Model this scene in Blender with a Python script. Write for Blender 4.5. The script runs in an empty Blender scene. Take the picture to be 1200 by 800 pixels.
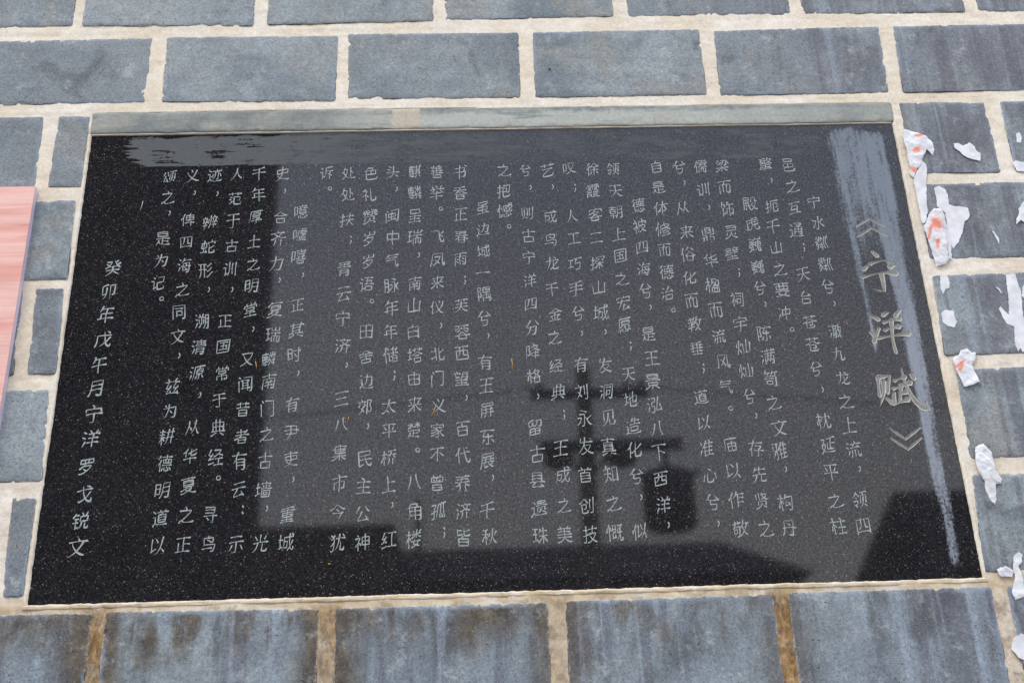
import bpy, bmesh, math, random
import numpy as np
from mathutils import Matrix, Vector
from mathutils.geometry import delaunay_2d_cdt

S = bpy.context.scene
COLL = S.collection
# ------------------------------------------------------------------ camera
cd = bpy.data.cameras.new('camera'); cam = bpy.data.objects.new('camera', cd); COLL.objects.link(cam)
CAM = Vector((-0.05505, -2.04735, 1.55274))
cam.matrix_world = Matrix(((0.999224, 0.021722, -0.032845, CAM.x), (-0.020961, -0.412713, -0.910620, CAM.y), (-0.033336, 0.910602, -0.411937, CAM.z), (0, 0, 0, 1)))
cd.sensor_width = 36; cd.lens = 40.73; cd.clip_start = .02; cd.clip_end = 500
cd.dof.use_dof = True; cd.dof.focus_distance = 2.3; cd.dof.aperture_fstop = 13.0
S.camera = cam
# ------------------------------------------------------------------ overcast sky and weak sun
SUN_EL, SUN_ROT = math.radians(58), math.radians(215)
wd = bpy.data.worlds.new('World'); S.world = wd; wd.use_nodes = True
nt = wd.node_tree; nt.nodes.clear()
wo = nt.nodes.new('ShaderNodeOutputWorld'); bg = nt.nodes.new('ShaderNodeBackground'); sk = nt.nodes.new('ShaderNodeTexSky')
sk.sky_type = 'NISHITA'; sk.sun_disc = False; sk.sun_elevation = SUN_EL; sk.sun_rotation = SUN_ROT
sk.air_density = 1.0; sk.dust_density = 3.0; sk.ozone_density = 1.0
tc = nt.nodes.new('ShaderNodeTexCoord'); mp = nt.nodes.new('ShaderNodeMapping'); mp.inputs['Scale'].default_value = (1.2, 1.2, 2.6)
nz = nt.nodes.new('ShaderNodeTexNoise'); nz.inputs['Scale'].default_value = 1.6; nz.inputs['Detail'].default_value = 5
cr = nt.nodes.new('ShaderNodeValToRGB'); cr.color_ramp.elements[0].position = .32; cr.color_ramp.elements[1].position = .68
cr.color_ramp.elements[0].color = (9.0, 10.4, 13.6, 1); cr.color_ramp.elements[1].color = (12.0, 12.9, 14.8, 1)
sx = nt.nodes.new('ShaderNodeSeparateXYZ'); nt.links.new(tc.outputs['Generated'], sx.inputs[0])
el = nt.nodes.new('ShaderNodeMapRange'); el.inputs[1].default_value = .55; el.inputs[2].default_value = .15; nt.links.new(sx.outputs[2], el.inputs[0])
hz = nt.nodes.new('ShaderNodeMix'); hz.data_type = 'RGBA'; hz.inputs[7].default_value = (13.2, 12.8, 12.6, 1)   # overcast whitens towards the horizon
nt.links.new(el.outputs[0], hz.inputs[0]); nt.links.new(cr.outputs[0], hz.inputs[6])
mx = nt.nodes.new('ShaderNodeMix'); mx.data_type = 'RGBA'; mx.inputs[0].default_value = .86
nt.links.new(tc.outputs['Generated'], mp.inputs[0]); nt.links.new(mp.outputs[0], nz.inputs[0]); nt.links.new(nz.outputs[0], cr.inputs[0])
nt.links.new(sk.outputs[0], mx.inputs[6]); nt.links.new(hz.outputs[2], mx.inputs[7]); nt.links.new(mx.outputs[2], bg.inputs[0])
bg.inputs[1].default_value = 0.09; nt.links.new(bg.outputs[0], wo.inputs[0])
sl = bpy.data.lights.new('sun', 'SUN'); sl.energy = 0.9; sl.angle = math.radians(18); sl.color = (1, .94, .84)
so = bpy.data.objects.new('sun', sl); COLL.objects.link(so)
sdir = Vector((math.sin(SUN_ROT) * math.cos(SUN_EL), math.cos(SUN_ROT) * math.cos(SUN_EL), math.sin(SUN_EL)))
so.rotation_euler = sdir.to_track_quat('Z', 'Y').to_euler()
S.view_settings.view_transform = 'Standard'; S.view_settings.look = 'None'; S.view_settings.gamma = 1
S.view_settings.exposure = 0.86
S.view_settings.use_curve_mapping = False
S.render.engine = 'CYCLES'; S.cycles.max_bounces = 6; S.cycles.use_denoising = True

# measured layout (metres): brick outlines, paper outlines, text columns
BRICKS=[((-1.2405,3.4349),(-0.9202,3.4391),(-0.9202,3.2591),(-1.2405,3.2549)),((-0.8987,3.4388),(-0.5248,3.4328),(-0.5248,3.2528),(-0.8987,3.2588)),((-0.495,3.4347),(-0.1291,3.4407),(-0.1291,3.2607),(-0.495,3.2547)),((-0.1036,3.4426),(0.2715,3.4462),(0.2715,3.2662),(-0.1036,3.2626)),((0.3039,3.4457),(0.6696,3.446),(0.6696,3.266),(0.3039,3.2657)),((0.6973,3.4455),(1.0676,3.447),(1.0676,3.267),(0.6973,3.2655)),((1.097,3.4477),(1.4851,3.449),(1.4851,3.269),(1.097,3.2677)),((-1.0976,3.2202),(-0.7418,3.2259),(-0.7423,3.0543),(-1.0846,3.0518)),((-0.7109,3.2254),(-0.3379,3.224),(-0.3393,3.0492),(-0.7068,3.0537)),((-0.3166,3.2283),(0.0588,3.2269),(0.0562,3.0509),(-0.3122,3.0543)),((0.089,3.2264),(0.4583,3.2299),(0.4591,3.0515),(0.0873,3.0504)),((0.4891,3.2247),(0.8625,3.2306),(0.8561,3.0507),(0.4871,3.0477)),((0.8942,3.2301),(1.2747,3.2336),(1.2708,3.0539),(0.8857,3.0484)),((-1.288,3.0209),(-0.9495,3.0217),(-0.9454,2.8447),(-1.2815,2.8414)),((-0.9186,3.0216),(-0.8528,3.0214),(-0.8472,2.8457),(-0.9194,2.8462)),((0.8723,3.0251),(1.0606,3.0228),(1.0583,2.8427),(0.8698,2.8433)),((1.0926,3.0233),(1.4643,3.0256),(1.4561,2.8464),(1.0894,2.8431)),((-1.1891,2.8113),(-0.8583,2.8155),(-0.8522,2.6336),(-1.185,2.6307)),((0.8727,2.8188),(1.2554,2.8209),(1.2491,2.644),(0.8705,2.6405)),((-1.2595,2.6081),(-0.9366,2.6138),(-0.9287,2.4304),(-1.2525,2.4279)),((-0.912,2.6151),(-0.8573,2.6148),(-0.8465,2.431),(-0.9033,2.4315)),((0.8675,2.6056),(1.249,2.6087),(1.2449,2.4313),(0.8598,2.4278)),((-1.1712,2.3999),(-0.8578,2.4007),(-0.8465,2.2192),(-1.1602,2.2196)),((0.8764,2.4004),(1.2446,2.404),(1.2362,2.2221),(0.8685,2.2174)),((-1.2303,2.1911),(-0.9175,2.1898),(-0.9073,2.0097),(-1.2222,2.0114)),((-0.8977,2.19),(-0.8532,2.1888),(-0.8528,2.0096),(-0.8883,2.0106)),((0.8656,2.1867),(1.2276,2.1904),(1.2187,2.0113),(0.851,2.0047)),((-1.1293,1.9836),(-0.7296,1.9778),(-0.7296,1.7998),(-1.1293,1.8056)),((-0.7063,1.9801),(-0.336,1.9738),(-0.336,1.7958),(-0.7063,1.8021)),((-0.3078,1.9744),(0.0647,1.974),(0.0647,1.796),(-0.3078,1.7964)),((0.0954,1.9747),(0.4659,1.9775),(0.4659,1.7995),(0.0954,1.7967)),((0.492,1.9783),(0.858,1.9784),(0.858,1.8004),(0.492,1.8003)),((0.8859,1.9784),(1.2614,1.9791),(1.2614,1.8011),(0.8859,1.8004))]
PAPERS=[('bunched white poster scrap with orange print at top right corner of the plaque',[(0.8705,2.9534),(0.8943,2.9448),(0.9135,2.9363),(0.9243,2.9199),(0.9263,2.9011),(0.9201,2.8851),(0.9094,2.9014),(0.8997,2.8855),(0.8918,2.8671),(0.8799,2.8515),(0.8705,2.8318),(0.8618,2.844),(0.8673,2.857),(0.8651,2.8782),(0.8666,2.9049),(0.8645,2.9319)],0.007,[(0.8873,2.9002,0.0096,0.0056,20),(0.8749,2.8516,0.0115,0.0056,-35),(0.9011,2.9366,0.0096,0.0033,10)]),('long narrow white poster strip hanging down beside the plaque edge',[(0.8955,2.875),(0.9013,2.8669),(0.9025,2.8563),(0.8954,2.825),(0.886,2.7683),(0.8854,2.753),(0.8746,2.7229),(0.8672,2.724),(0.869,2.7534),(0.8683,2.7996),(0.8689,2.8281),(0.8781,2.8463),(0.8884,2.8608)],0.003,[]),('small torn white paper flake alone on the brick right of the plaque top',[(0.9701,2.9147),(0.9809,2.9161),(0.991,2.9089),(1.0041,2.9173),(1.0136,2.9074),(1.016,2.8966),(1.0236,2.8885),(1.0175,2.8699),(1.0047,2.8744),(0.9941,2.8784),(0.9843,2.8866),(0.9773,2.8974),(0.9703,2.904)],0.004,[]),('largest white paper remnant shaped like a hand on the second brick right of plaque',[(0.9078,2.8065),(0.92,2.8115),(0.9318,2.8024),(0.9344,2.7879),(0.9318,2.7674),(0.942,2.762),(0.9596,2.7607),(0.9701,2.7574),(0.97,2.7385),(0.9622,2.7286),(0.9564,2.7262),(0.948,2.7012),(0.9343,2.6766),(0.9207,2.663),(0.9185,2.6744),(0.9136,2.6376),(0.908,2.6426),(0.9096,2.6672),(0.9099,2.6871),(0.9187,2.7219),(0.9204,2.7472),(0.9064,2.7628),(0.9093,2.7832)],0.0025,[]),('crumpled white poster scrap with a bright red stain beside the plaque edge',[(0.884,2.7429),(0.8988,2.7578),(0.9119,2.7565),(0.9181,2.7422),(0.9165,2.7169),(0.9108,2.692),(0.9071,2.6378),(0.8987,2.6282),(0.8781,2.6228),(0.8775,2.6433),(0.873,2.6779),(0.8688,2.7154),(0.8759,2.7228)],0.008,[(0.8978,2.7214,0.0096,0.0133,0),(0.891,2.6755,0.0029,0.0133,-15),(0.8803,2.7037,0.0029,0.02,-20)]),('tiny white paper chip near the right border on the top right brick',[(1.1098,2.938),(1.1176,2.9417),(1.1204,2.927),(1.115,2.9152),(1.1075,2.9164)],0.003,[]),('white paper patch over the mortar joint below the top right brick',[(1.0874,2.8659),(1.0954,2.8711),(1.1081,2.8666),(1.1246,2.8689),(1.125,2.8562),(1.1143,2.8426),(1.092,2.8447)],0.003,[]),('curled white paper shred at the right border on the second brick',[(1.0992,2.7742),(1.0919,2.7718),(1.0836,2.7642),(1.0756,2.7542),(1.0714,2.739),(1.0647,2.7289),(1.062,2.7164),(1.0731,2.7262),(1.0805,2.7195),(1.0912,2.7233)],0.005,[]),('thin white paper sliver low on the second brick right of plaque',[(1.0096,2.7039),(1.0141,2.6998),(1.0198,2.6847),(1.0178,2.6708),(1.0149,2.6823)],0.001,[]),('small white paper remnant at the upper left corner of the third brick',[(0.8831,2.6052),(0.8981,2.6018),(0.8991,2.5856),(0.8962,2.5741),(0.889,2.5724),(0.8806,2.5611),(0.8783,2.5745)],0.0012,[]),('rounded white paper remnant at the left middle of the third brick',[(0.8694,2.5198),(0.8785,2.526),(0.8952,2.5241),(0.8946,2.5117),(0.8975,2.5005),(0.8899,2.4876),(0.8769,2.4909),(0.8683,2.4993)],0.0012,[]),('tall branching white paper remnant at the right side of the third brick',[(1.0167,2.6034),(1.0358,2.603),(1.0366,2.5825),(1.0394,2.5632),(1.037,2.5443),(1.0314,2.5104),(1.0323,2.4992),(1.0443,2.4914),(1.0346,2.4473),(1.0141,2.4314),(1.011,2.4406),(1.0061,2.4334),(1.0025,2.4481),(1.0071,2.4775),(1.0091,2.4867),(1.0014,2.4906),(0.9967,2.4926),(0.9909,2.5058),(0.9867,2.5265),(0.9911,2.5313),(0.9962,2.5225),(1.0044,2.5129),(1.0081,2.5336),(1.0126,2.5677)],0.0012,[]),('white paper tab at the right border beside the tall remnant',[(1.0501,2.5803),(1.0428,2.5708),(1.0387,2.5518),(1.043,2.5479),(1.0606,2.5494),(1.0687,2.5779)],0.0012,[]),('dangling pinkish paper scrap over the joint below the third brick',[(0.8732,2.4221),(0.887,2.429),(0.8921,2.438),(0.9046,2.4413),(0.9129,2.432),(0.9214,2.4325),(0.9167,2.4174),(0.9079,2.4068),(0.91,2.3924),(0.9157,2.3708),(0.903,2.3658),(0.8924,2.3625),(0.8837,2.3609),(0.8799,2.3752),(0.8757,2.3968)],0.009,[(0.8848,2.4091,0.0135,0.0027,35),(0.8847,2.4002,0.0077,0.0027,50)]),('thin curved paper sliver at the upper middle of the third brick',[(0.9901,2.5758),(0.9975,2.5699),(1.0007,2.5603),(0.9978,2.5596),(0.9947,2.5681)],0.001,[]),('dangling white paper scrap over the joint below the fourth brick',[(0.8808,2.2392),(0.8972,2.2452),(0.9092,2.229),(0.9095,2.2101),(0.9104,2.1913),(0.918,2.1756),(0.9143,2.1664),(0.9041,2.1667),(0.9008,2.1391),(0.8959,2.1271),(0.8877,2.1395),(0.8837,2.1549),(0.8856,2.1733),(0.8774,2.1922),(0.8763,2.2172)],0.009,[]),("crumpled white paper lump on the joint at the plaque's bottom right corner",[(0.8737,2.0089),(0.8911,2.0142),(0.9038,2.0052),(0.8984,1.9937),(0.8784,1.9955)],0.009,[]),('narrow white paper shred rising from the lower right joint',[(0.9094,2.0312),(0.9198,2.0386),(0.9258,2.0337),(0.9214,2.0192),(0.9144,2.0136),(0.9171,1.999),(0.9167,1.976),(0.913,1.9589),(0.8957,1.9538),(0.8929,1.9681),(0.9042,1.9936),(0.9033,2.011)],0.005,[]),('white paper flake at the bottom right border beside the vertical joint',[(0.8784,1.887),(0.8944,1.8949),(0.9074,1.889),(0.9064,1.8587),(0.8899,1.8483),(0.8799,1.8541),(0.871,1.8707)],0.003,[])]
COLUMNS=[
('宁水粼粼兮，澈九龙之上流，领四',[(0.6546,2.7817),(0.6565,2.7328),(0.6561,2.6858),(0.656,2.6357),(0.6543,2.5855),(0.6639,2.5491),(0.6547,2.4876),(0.6538,2.4391),(0.6545,2.3887),(0.6529,2.3401),(0.6521,2.2924),(0.6526,2.2438),(0.6604,2.2059),(0.6493,2.1461),(0.6477,2.0962)]),
('邑之互通；天台苍苍兮，枕延平之柱',[(0.6133,2.8727),(0.6144,2.8217),(0.6119,2.7689),(0.6083,2.7158),(0.6193,2.6746),(0.6088,2.6134),(0.6072,2.5625),(0.6066,2.5092),(0.6066,2.4612),(0.6049,2.4078),(0.6137,2.3657),(0.6045,2.3022),(0.6054,2.2527),(0.6039,2.1991),(0.604,2.1457),(0.6022,2.0974)]),
('擎，扼千山之要冲。',[(0.5641,2.8751),(0.5744,2.8371),(0.5653,2.7733),(0.5619,2.7248),(0.5623,2.677),(0.563,2.6269),(0.5617,2.5799),(0.5591,2.529),(0.5714,2.4933)]),
('殿虎巍巍兮，陈满笥之文雅，构丹',[(0.52,2.7804),(0.5199,2.7327),(0.5196,2.6846),(0.5188,2.6339),(0.5168,2.5857),(0.5258,2.5504),(0.5142,2.4873),(0.5143,2.4369),(0.5149,2.3902),(0.514,2.3419),(0.5185,2.2898),(0.5126,2.2441),(0.5219,2.2087),(0.5111,2.145),(0.5108,2.096)]),
('梁而饰灵壁；祠宇灿灿兮，存先贤之',[(0.4726,2.8733),(0.473,2.8217),(0.4716,2.7685),(0.4745,2.7148),(0.4699,2.6652),(0.4806,2.6202),(0.469,2.5612),(0.4691,2.5074),(0.4694,2.459),(0.4689,2.4075),(0.4687,2.354),(0.4789,2.3158),(0.4683,2.2503),(0.4688,2.199),(0.4679,2.1484),(0.468,2.0972)]),
('儒训，鼎华楹而流风气。庙以作敬',[(0.4268,2.873),(0.4267,2.8156),(0.437,2.7743),(0.4257,2.7097),(0.4258,2.6499),(0.4238,2.5938),(0.424,2.5388),(0.4237,2.4821),(0.4264,2.4274),(0.425,2.375),(0.4316,2.3311),(0.4212,2.26),(0.4216,2.2072),(0.4204,2.1523),(0.4223,2.0976)]),
('兮，从来俗化而教垂；道以准心兮，',[(0.3818,2.8724),(0.3915,2.8345),(0.3804,2.7735),(0.3827,2.7166),(0.3805,2.6644),(0.3789,2.6128),(0.3783,2.5604),(0.3786,2.509),(0.3781,2.4576),(0.3878,2.414),(0.376,2.3564),(0.3769,2.3027),(0.376,2.2527),(0.3767,2.1998),(0.3769,2.1486),(0.3848,2.1089)]),
('自是体修而德治。',[(0.3341,2.8733),(0.3345,2.8232),(0.3358,2.7744),(0.3352,2.724),(0.3347,2.676),(0.3337,2.6258),(0.3312,2.578),(0.3414,2.5408)]),
('德被四海兮，是王景泓八下西洋，',[(0.2889,2.7819),(0.2884,2.7326),(0.2892,2.6817),(0.2886,2.633),(0.2885,2.585),(0.2971,2.5493),(0.2859,2.4897),(0.2885,2.438),(0.2856,2.3898),(0.2857,2.3427),(0.2869,2.2927),(0.2865,2.246),(0.2846,2.1942),(0.2845,2.1455),(0.2935,2.1091)]),
('领天朝上国之宏愿；天地造化兮，似',[(0.2425,2.8701),(0.2451,2.816),(0.2416,2.767),(0.2444,2.7148),(0.2436,2.6643),(0.2424,2.6128),(0.2429,2.5594),(0.2403,2.5098),(0.2501,2.4643),(0.2414,2.4054),(0.2409,2.354),(0.2412,2.3005),(0.2404,2.2537),(0.2405,2.2023),(0.2477,2.1623),(0.2384,2.0973)]),
('徐霞客二探山城，发洞见真知之慨',[(0.1996,2.871),(0.1975,2.8178),(0.1995,2.7614),(0.1978,2.707),(0.1967,2.6501),(0.1959,2.5947),(0.1965,2.5381),(0.2042,2.4976),(0.1962,2.4269),(0.1946,2.3711),(0.1961,2.3187),(0.1922,2.2609),(0.193,2.2075),(0.1942,2.152),(0.1928,2.0961)]),
('叹；人工巧手兮，有刘永发首创技',[(0.1515,2.8738),(0.162,2.8247),(0.1506,2.7596),(0.1526,2.7062),(0.1511,2.648),(0.15,2.5923),(0.1512,2.5384),(0.1579,2.4957),(0.1498,2.428),(0.1482,2.372),(0.1503,2.3185),(0.1491,2.2632),(0.1457,2.2065),(0.1448,2.1493),(0.1482,2.0948)]),
('艺，成鸟龙千金之经典；王成之美',[(0.106,2.8707),(0.1169,2.8301),(0.1063,2.7589),(0.1048,2.7047),(0.105,2.6502),(0.1024,2.5923),(0.1054,2.538),(0.1024,2.4879),(0.1015,2.4276),(0.1042,2.3733),(0.1133,2.3251),(0.1025,2.26),(0.1037,2.2076),(0.1032,2.1504),(0.1013,2.0961)]),
('兮，则古宁洋四分降格，留古县遗珠',[(0.0597,2.8704),(0.0709,2.8298),(0.0591,2.7676),(0.0609,2.7143),(0.0589,2.6644),(0.0591,2.6123),(0.0585,2.5593),(0.0597,2.5094),(0.0589,2.458),(0.0594,2.4071),(0.0668,2.3657),(0.0562,2.3026),(0.0582,2.2493),(0.0561,2.1996),(0.0574,2.1463),(0.0577,2.0951)]),
('之抱憾。',[(0.0153,2.8725),(0.0138,2.8227),(0.0141,2.7748),(0.0231,2.737)]),
('虽边城一隅兮，有玉屏东展，千秋',[(-0.0305,2.782),(-0.0317,2.7318),(-0.0318,2.6807),(-0.034,2.6322),(-0.0325,2.5851),(-0.0338,2.532),(-0.0249,2.4945),(-0.0345,2.4372),(-0.0331,2.3894),(-0.0327,2.3395),(-0.033,2.2872),(-0.0351,2.2392),(-0.0236,2.2067),(-0.0375,2.1438),(-0.0342,2.0961)]),
('书香正春雨；芙蓉西望，百代养济皆',[(-0.0757,2.8697),(-0.0772,2.818),(-0.0762,2.7672),(-0.076,2.7155),(-0.0788,2.664),(-0.0695,2.6156),(-0.0783,2.561),(-0.0776,2.5031),(-0.0786,2.4569),(-0.0806,2.4049),(-0.0695,2.3663),(-0.0794,2.3021),(-0.0802,2.2512),(-0.0811,2.1976),(-0.081,2.145),(-0.0813,2.0959)]),
('善举。飞凤来仪，北门义家不曾孤；',[(-0.1245,2.8707),(-0.1248,2.8202),(-0.1153,2.7819),(-0.1239,2.7165),(-0.1243,2.6632),(-0.1247,2.6126),(-0.1265,2.5579),(-0.1166,2.5187),(-0.1254,2.4581),(-0.1258,2.406),(-0.1245,2.351),(-0.1265,2.3016),(-0.1276,2.2525),(-0.128,2.1988),(-0.126,2.1462),(-0.1155,2.1046)]),
('麒麟呈瑞，南山白塔由来楚。八角楼',[(-0.1703,2.8729),(-0.1703,2.8212),(-0.1697,2.7663),(-0.1696,2.7175),(-0.1598,2.6763),(-0.1695,2.6117),(-0.1711,2.5631),(-0.1725,2.5072),(-0.169,2.4562),(-0.1706,2.4071),(-0.1697,2.3542),(-0.1714,2.3028),(-0.1626,2.2634),(-0.1712,2.2),(-0.1702,2.1458),(-0.1711,2.0951)]),
('头，闽中气脉年年储；太平桥上，红',[(-0.2158,2.8725),(-0.2054,2.8321),(-0.2159,2.7673),(-0.2144,2.7159),(-0.2155,2.6635),(-0.216,2.6082),(-0.2155,2.5581),(-0.2167,2.5075),(-0.216,2.4574),(-0.2078,2.4136),(-0.218,2.3525),(-0.2175,2.3013),(-0.2176,2.2498),(-0.2171,2.1988),(-0.2083,2.16),(-0.216,2.0956)]),
('色礼赞岁岁语。田舍边郊，民主公神',[(-0.2605,2.8705),(-0.2635,2.819),(-0.2615,2.7667),(-0.2617,2.7151),(-0.2623,2.6637),(-0.2656,2.6113),(-0.2528,2.574),(-0.2637,2.5075),(-0.2629,2.4555),(-0.2624,2.4039),(-0.2637,2.3516),(-0.2553,2.3136),(-0.2618,2.2485),(-0.2633,2.1969),(-0.2638,2.1442),(-0.2638,2.0909)]),
('处处扶；青云宁济，三八集市今犹',[(-0.3074,2.8714),(-0.3072,2.8199),(-0.3073,2.7596),(-0.298,2.7116),(-0.3097,2.6474),(-0.3099,2.5897),(-0.3095,2.5373),(-0.3094,2.4795),(-0.2984,2.4397),(-0.3081,2.3695),(-0.3077,2.3161),(-0.3088,2.2622),(-0.3072,2.2036),(-0.3087,2.1496),(-0.3077,2.0921)]),
('诉。',[(-0.3531,2.8723),(-0.3431,2.8349)]),
('噫嘘嘻，正其时，有尹吏，重城',[(-0.4013,2.7816),(-0.4014,2.7274),(-0.402,2.6765),(-0.3897,2.636),(-0.3991,2.5683),(-0.3993,2.5151),(-0.4012,2.4631),(-0.3902,2.4249),(-0.4014,2.359),(-0.3996,2.3042),(-0.3982,2.2521),(-0.3902,2.2132),(-0.3996,2.1463),(-0.3995,2.0946)]),
('史，合齐力，复瑞麟南门之古墙，光',[(-0.4437,2.8725),(-0.4348,2.8319),(-0.4425,2.7687),(-0.4449,2.7191),(-0.4465,2.6624),(-0.4355,2.6254),(-0.4429,2.5606),(-0.4442,2.5063),(-0.4497,2.4551),(-0.4473,2.4084),(-0.4466,2.3533),(-0.4457,2.3027),(-0.4453,2.2492),(-0.446,2.1935),(-0.4357,2.1596),(-0.4459,2.0944)]),
('千年厚土之明堂，又闻昔者有云：示',[(-0.4915,2.8734),(-0.4904,2.8236),(-0.4927,2.7697),(-0.4924,2.714),(-0.4913,2.6622),(-0.4916,2.6133),(-0.4906,2.5617),(-0.4812,2.52),(-0.4905,2.4551),(-0.4912,2.4037),(-0.4924,2.3527),(-0.4921,2.298),(-0.4925,2.2504),(-0.4906,2.1947),(-0.4803,2.1565),(-0.4893,2.0931)]),
('人范于古训，正国常于典经。寻鸟',[(-0.5368,2.8743),(-0.5372,2.8148),(-0.5375,2.7613),(-0.5368,2.704),(-0.5371,2.6513),(-0.5274,2.6066),(-0.5387,2.5367),(-0.538,2.4831),(-0.5364,2.4277),(-0.5383,2.3718),(-0.5368,2.3169),(-0.537,2.2599),(-0.5276,2.2188),(-0.5386,2.1501),(-0.5381,2.096)]),
('迹，辨蛇形，溯清源，从华夏之正',[(-0.5822,2.8715),(-0.5721,2.8281),(-0.5844,2.7591),(-0.583,2.7038),(-0.5848,2.6497),(-0.5733,2.6076),(-0.5836,2.5378),(-0.5859,2.4827),(-0.5846,2.4296),(-0.5731,2.3848),(-0.584,2.3181),(-0.5839,2.2628),(-0.5829,2.2055),(-0.5826,2.1513),(-0.5831,2.0957)]),
('义，俾四海之同文，兹为耕德明道以',[(-0.6283,2.8716),(-0.6185,2.8311),(-0.6291,2.7664),(-0.628,2.7138),(-0.6273,2.6622),(-0.6271,2.6088),(-0.6293,2.5592),(-0.6272,2.507),(-0.6194,2.4671),(-0.6289,2.4019),(-0.6297,2.3534),(-0.6306,2.3016),(-0.6297,2.2493),(-0.629,2.1975),(-0.6282,2.1472),(-0.6276,2.0954)]),
('颂之，是为记。',[(-0.6746,2.8688),(-0.674,2.8207),(-0.6654,2.7839),(-0.6762,2.724),(-0.6747,2.6742),(-0.6756,2.6245),(-0.6645,2.589)]),
('癸卯年戊午月宁洋罗戈锐文',[(-0.7679,2.6595),(-0.7706,2.6074),(-0.7708,2.5562),(-0.77,2.5041),(-0.7713,2.4503),(-0.7739,2.402),(-0.7703,2.3501),(-0.771,2.301),(-0.7718,2.2471),(-0.768,2.1949),(-0.7697,2.1448),(-0.77,2.0963)]),
]
TITLE=[('title_character',[[(0.7562,2.6641),(0.7655,2.6528)],[(0.7417,2.6307),(0.7327,2.6223)],[(0.7468,2.6345),(0.7636,2.6411),(0.7849,2.643),(0.7952,2.6318),(0.7865,2.6281)],[(0.7258,2.605),(0.7447,2.6104),(0.7734,2.616),(0.7978,2.6123)],[(0.7675,2.6118),(0.768,2.5944),(0.7673,2.5734),(0.7528,2.5756),(0.7424,2.5797)]]),('title_character',[[(0.7316,2.5193),(0.7448,2.5108)],[(0.723,2.4853),(0.7322,2.4755)],[(0.7281,2.4631),(0.7424,2.4922)],[(0.7651,2.5261),(0.7546,2.5203)],[(0.7911,2.5315),(0.7784,2.5175)],[(0.7529,2.5039),(0.7874,2.5124)],[(0.7525,2.4872),(0.783,2.495)],[(0.7372,2.4709),(0.7668,2.4758),(0.7998,2.4798)],[(0.77,2.5102),(0.7653,2.4666),(0.7673,2.4391)]]),('title_character',[[(0.7235,2.3879),(0.7215,2.3701),(0.7204,2.349)],[(0.7235,2.3879),(0.7463,2.3909),(0.7369,2.3549)],[(0.7331,2.3798),(0.7295,2.354),(0.7181,2.3294)],[(0.732,2.3452),(0.7426,2.3337)],[(0.7538,2.38),(0.7751,2.3873)],[(0.7477,2.3638),(0.7651,2.3683),(0.7847,2.3757)],[(0.7717,2.4064),(0.7727,2.3795),(0.7824,2.3439),(0.7971,2.3243),(0.8082,2.3201),(0.8064,2.3356)],[(0.787,2.3942),(0.7932,2.384)],[(0.7664,2.3719),(0.7584,2.3375)],[(0.7619,2.3536),(0.7737,2.3568)],[(0.7498,2.3567),(0.7464,2.335)],[(0.7433,2.3323),(0.7594,2.3357),(0.7737,2.3413)]])]
CHEVRONS=[[[(0.7326,2.7211),(0.7623,2.7407),(0.7943,2.7198)],[(0.7313,2.6971),(0.764,2.7185),(0.7941,2.6978)]],[[(0.727,2.2845),(0.7547,2.2615),(0.7881,2.2836)],[(0.7268,2.264),(0.756,2.2411),(0.7867,2.2634)]]]
FLECKS=[('yellow dot shaped fleck near the bottom left of the black plaque',(-0.3211,2.0528),0,3),('orange straw fleck on the plaque left of the tall grey column of light',(-0.4734,2.4422),-80,9),('orange straw fleck near the middle of the plaque',(0.0173,2.4302),-88,14),("orange straw fleck among the characters at the plaque's lower middle",(-0.1343,2.3391),-110,14),("pale straw sliver near the plaque's upper left",(-0.7254,2.8001),-98,13),("tiny yellow fleck on the grey brick above the plaque's centre",(0.1219,3.1248),-95,4),('tiny orange fleck on the grey brick above the plaque left of its centre',(-0.085,3.1603),0,3),('golden straw fleck low among the left columns',(-0.2946,2.3278),-100,5)]
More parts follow.
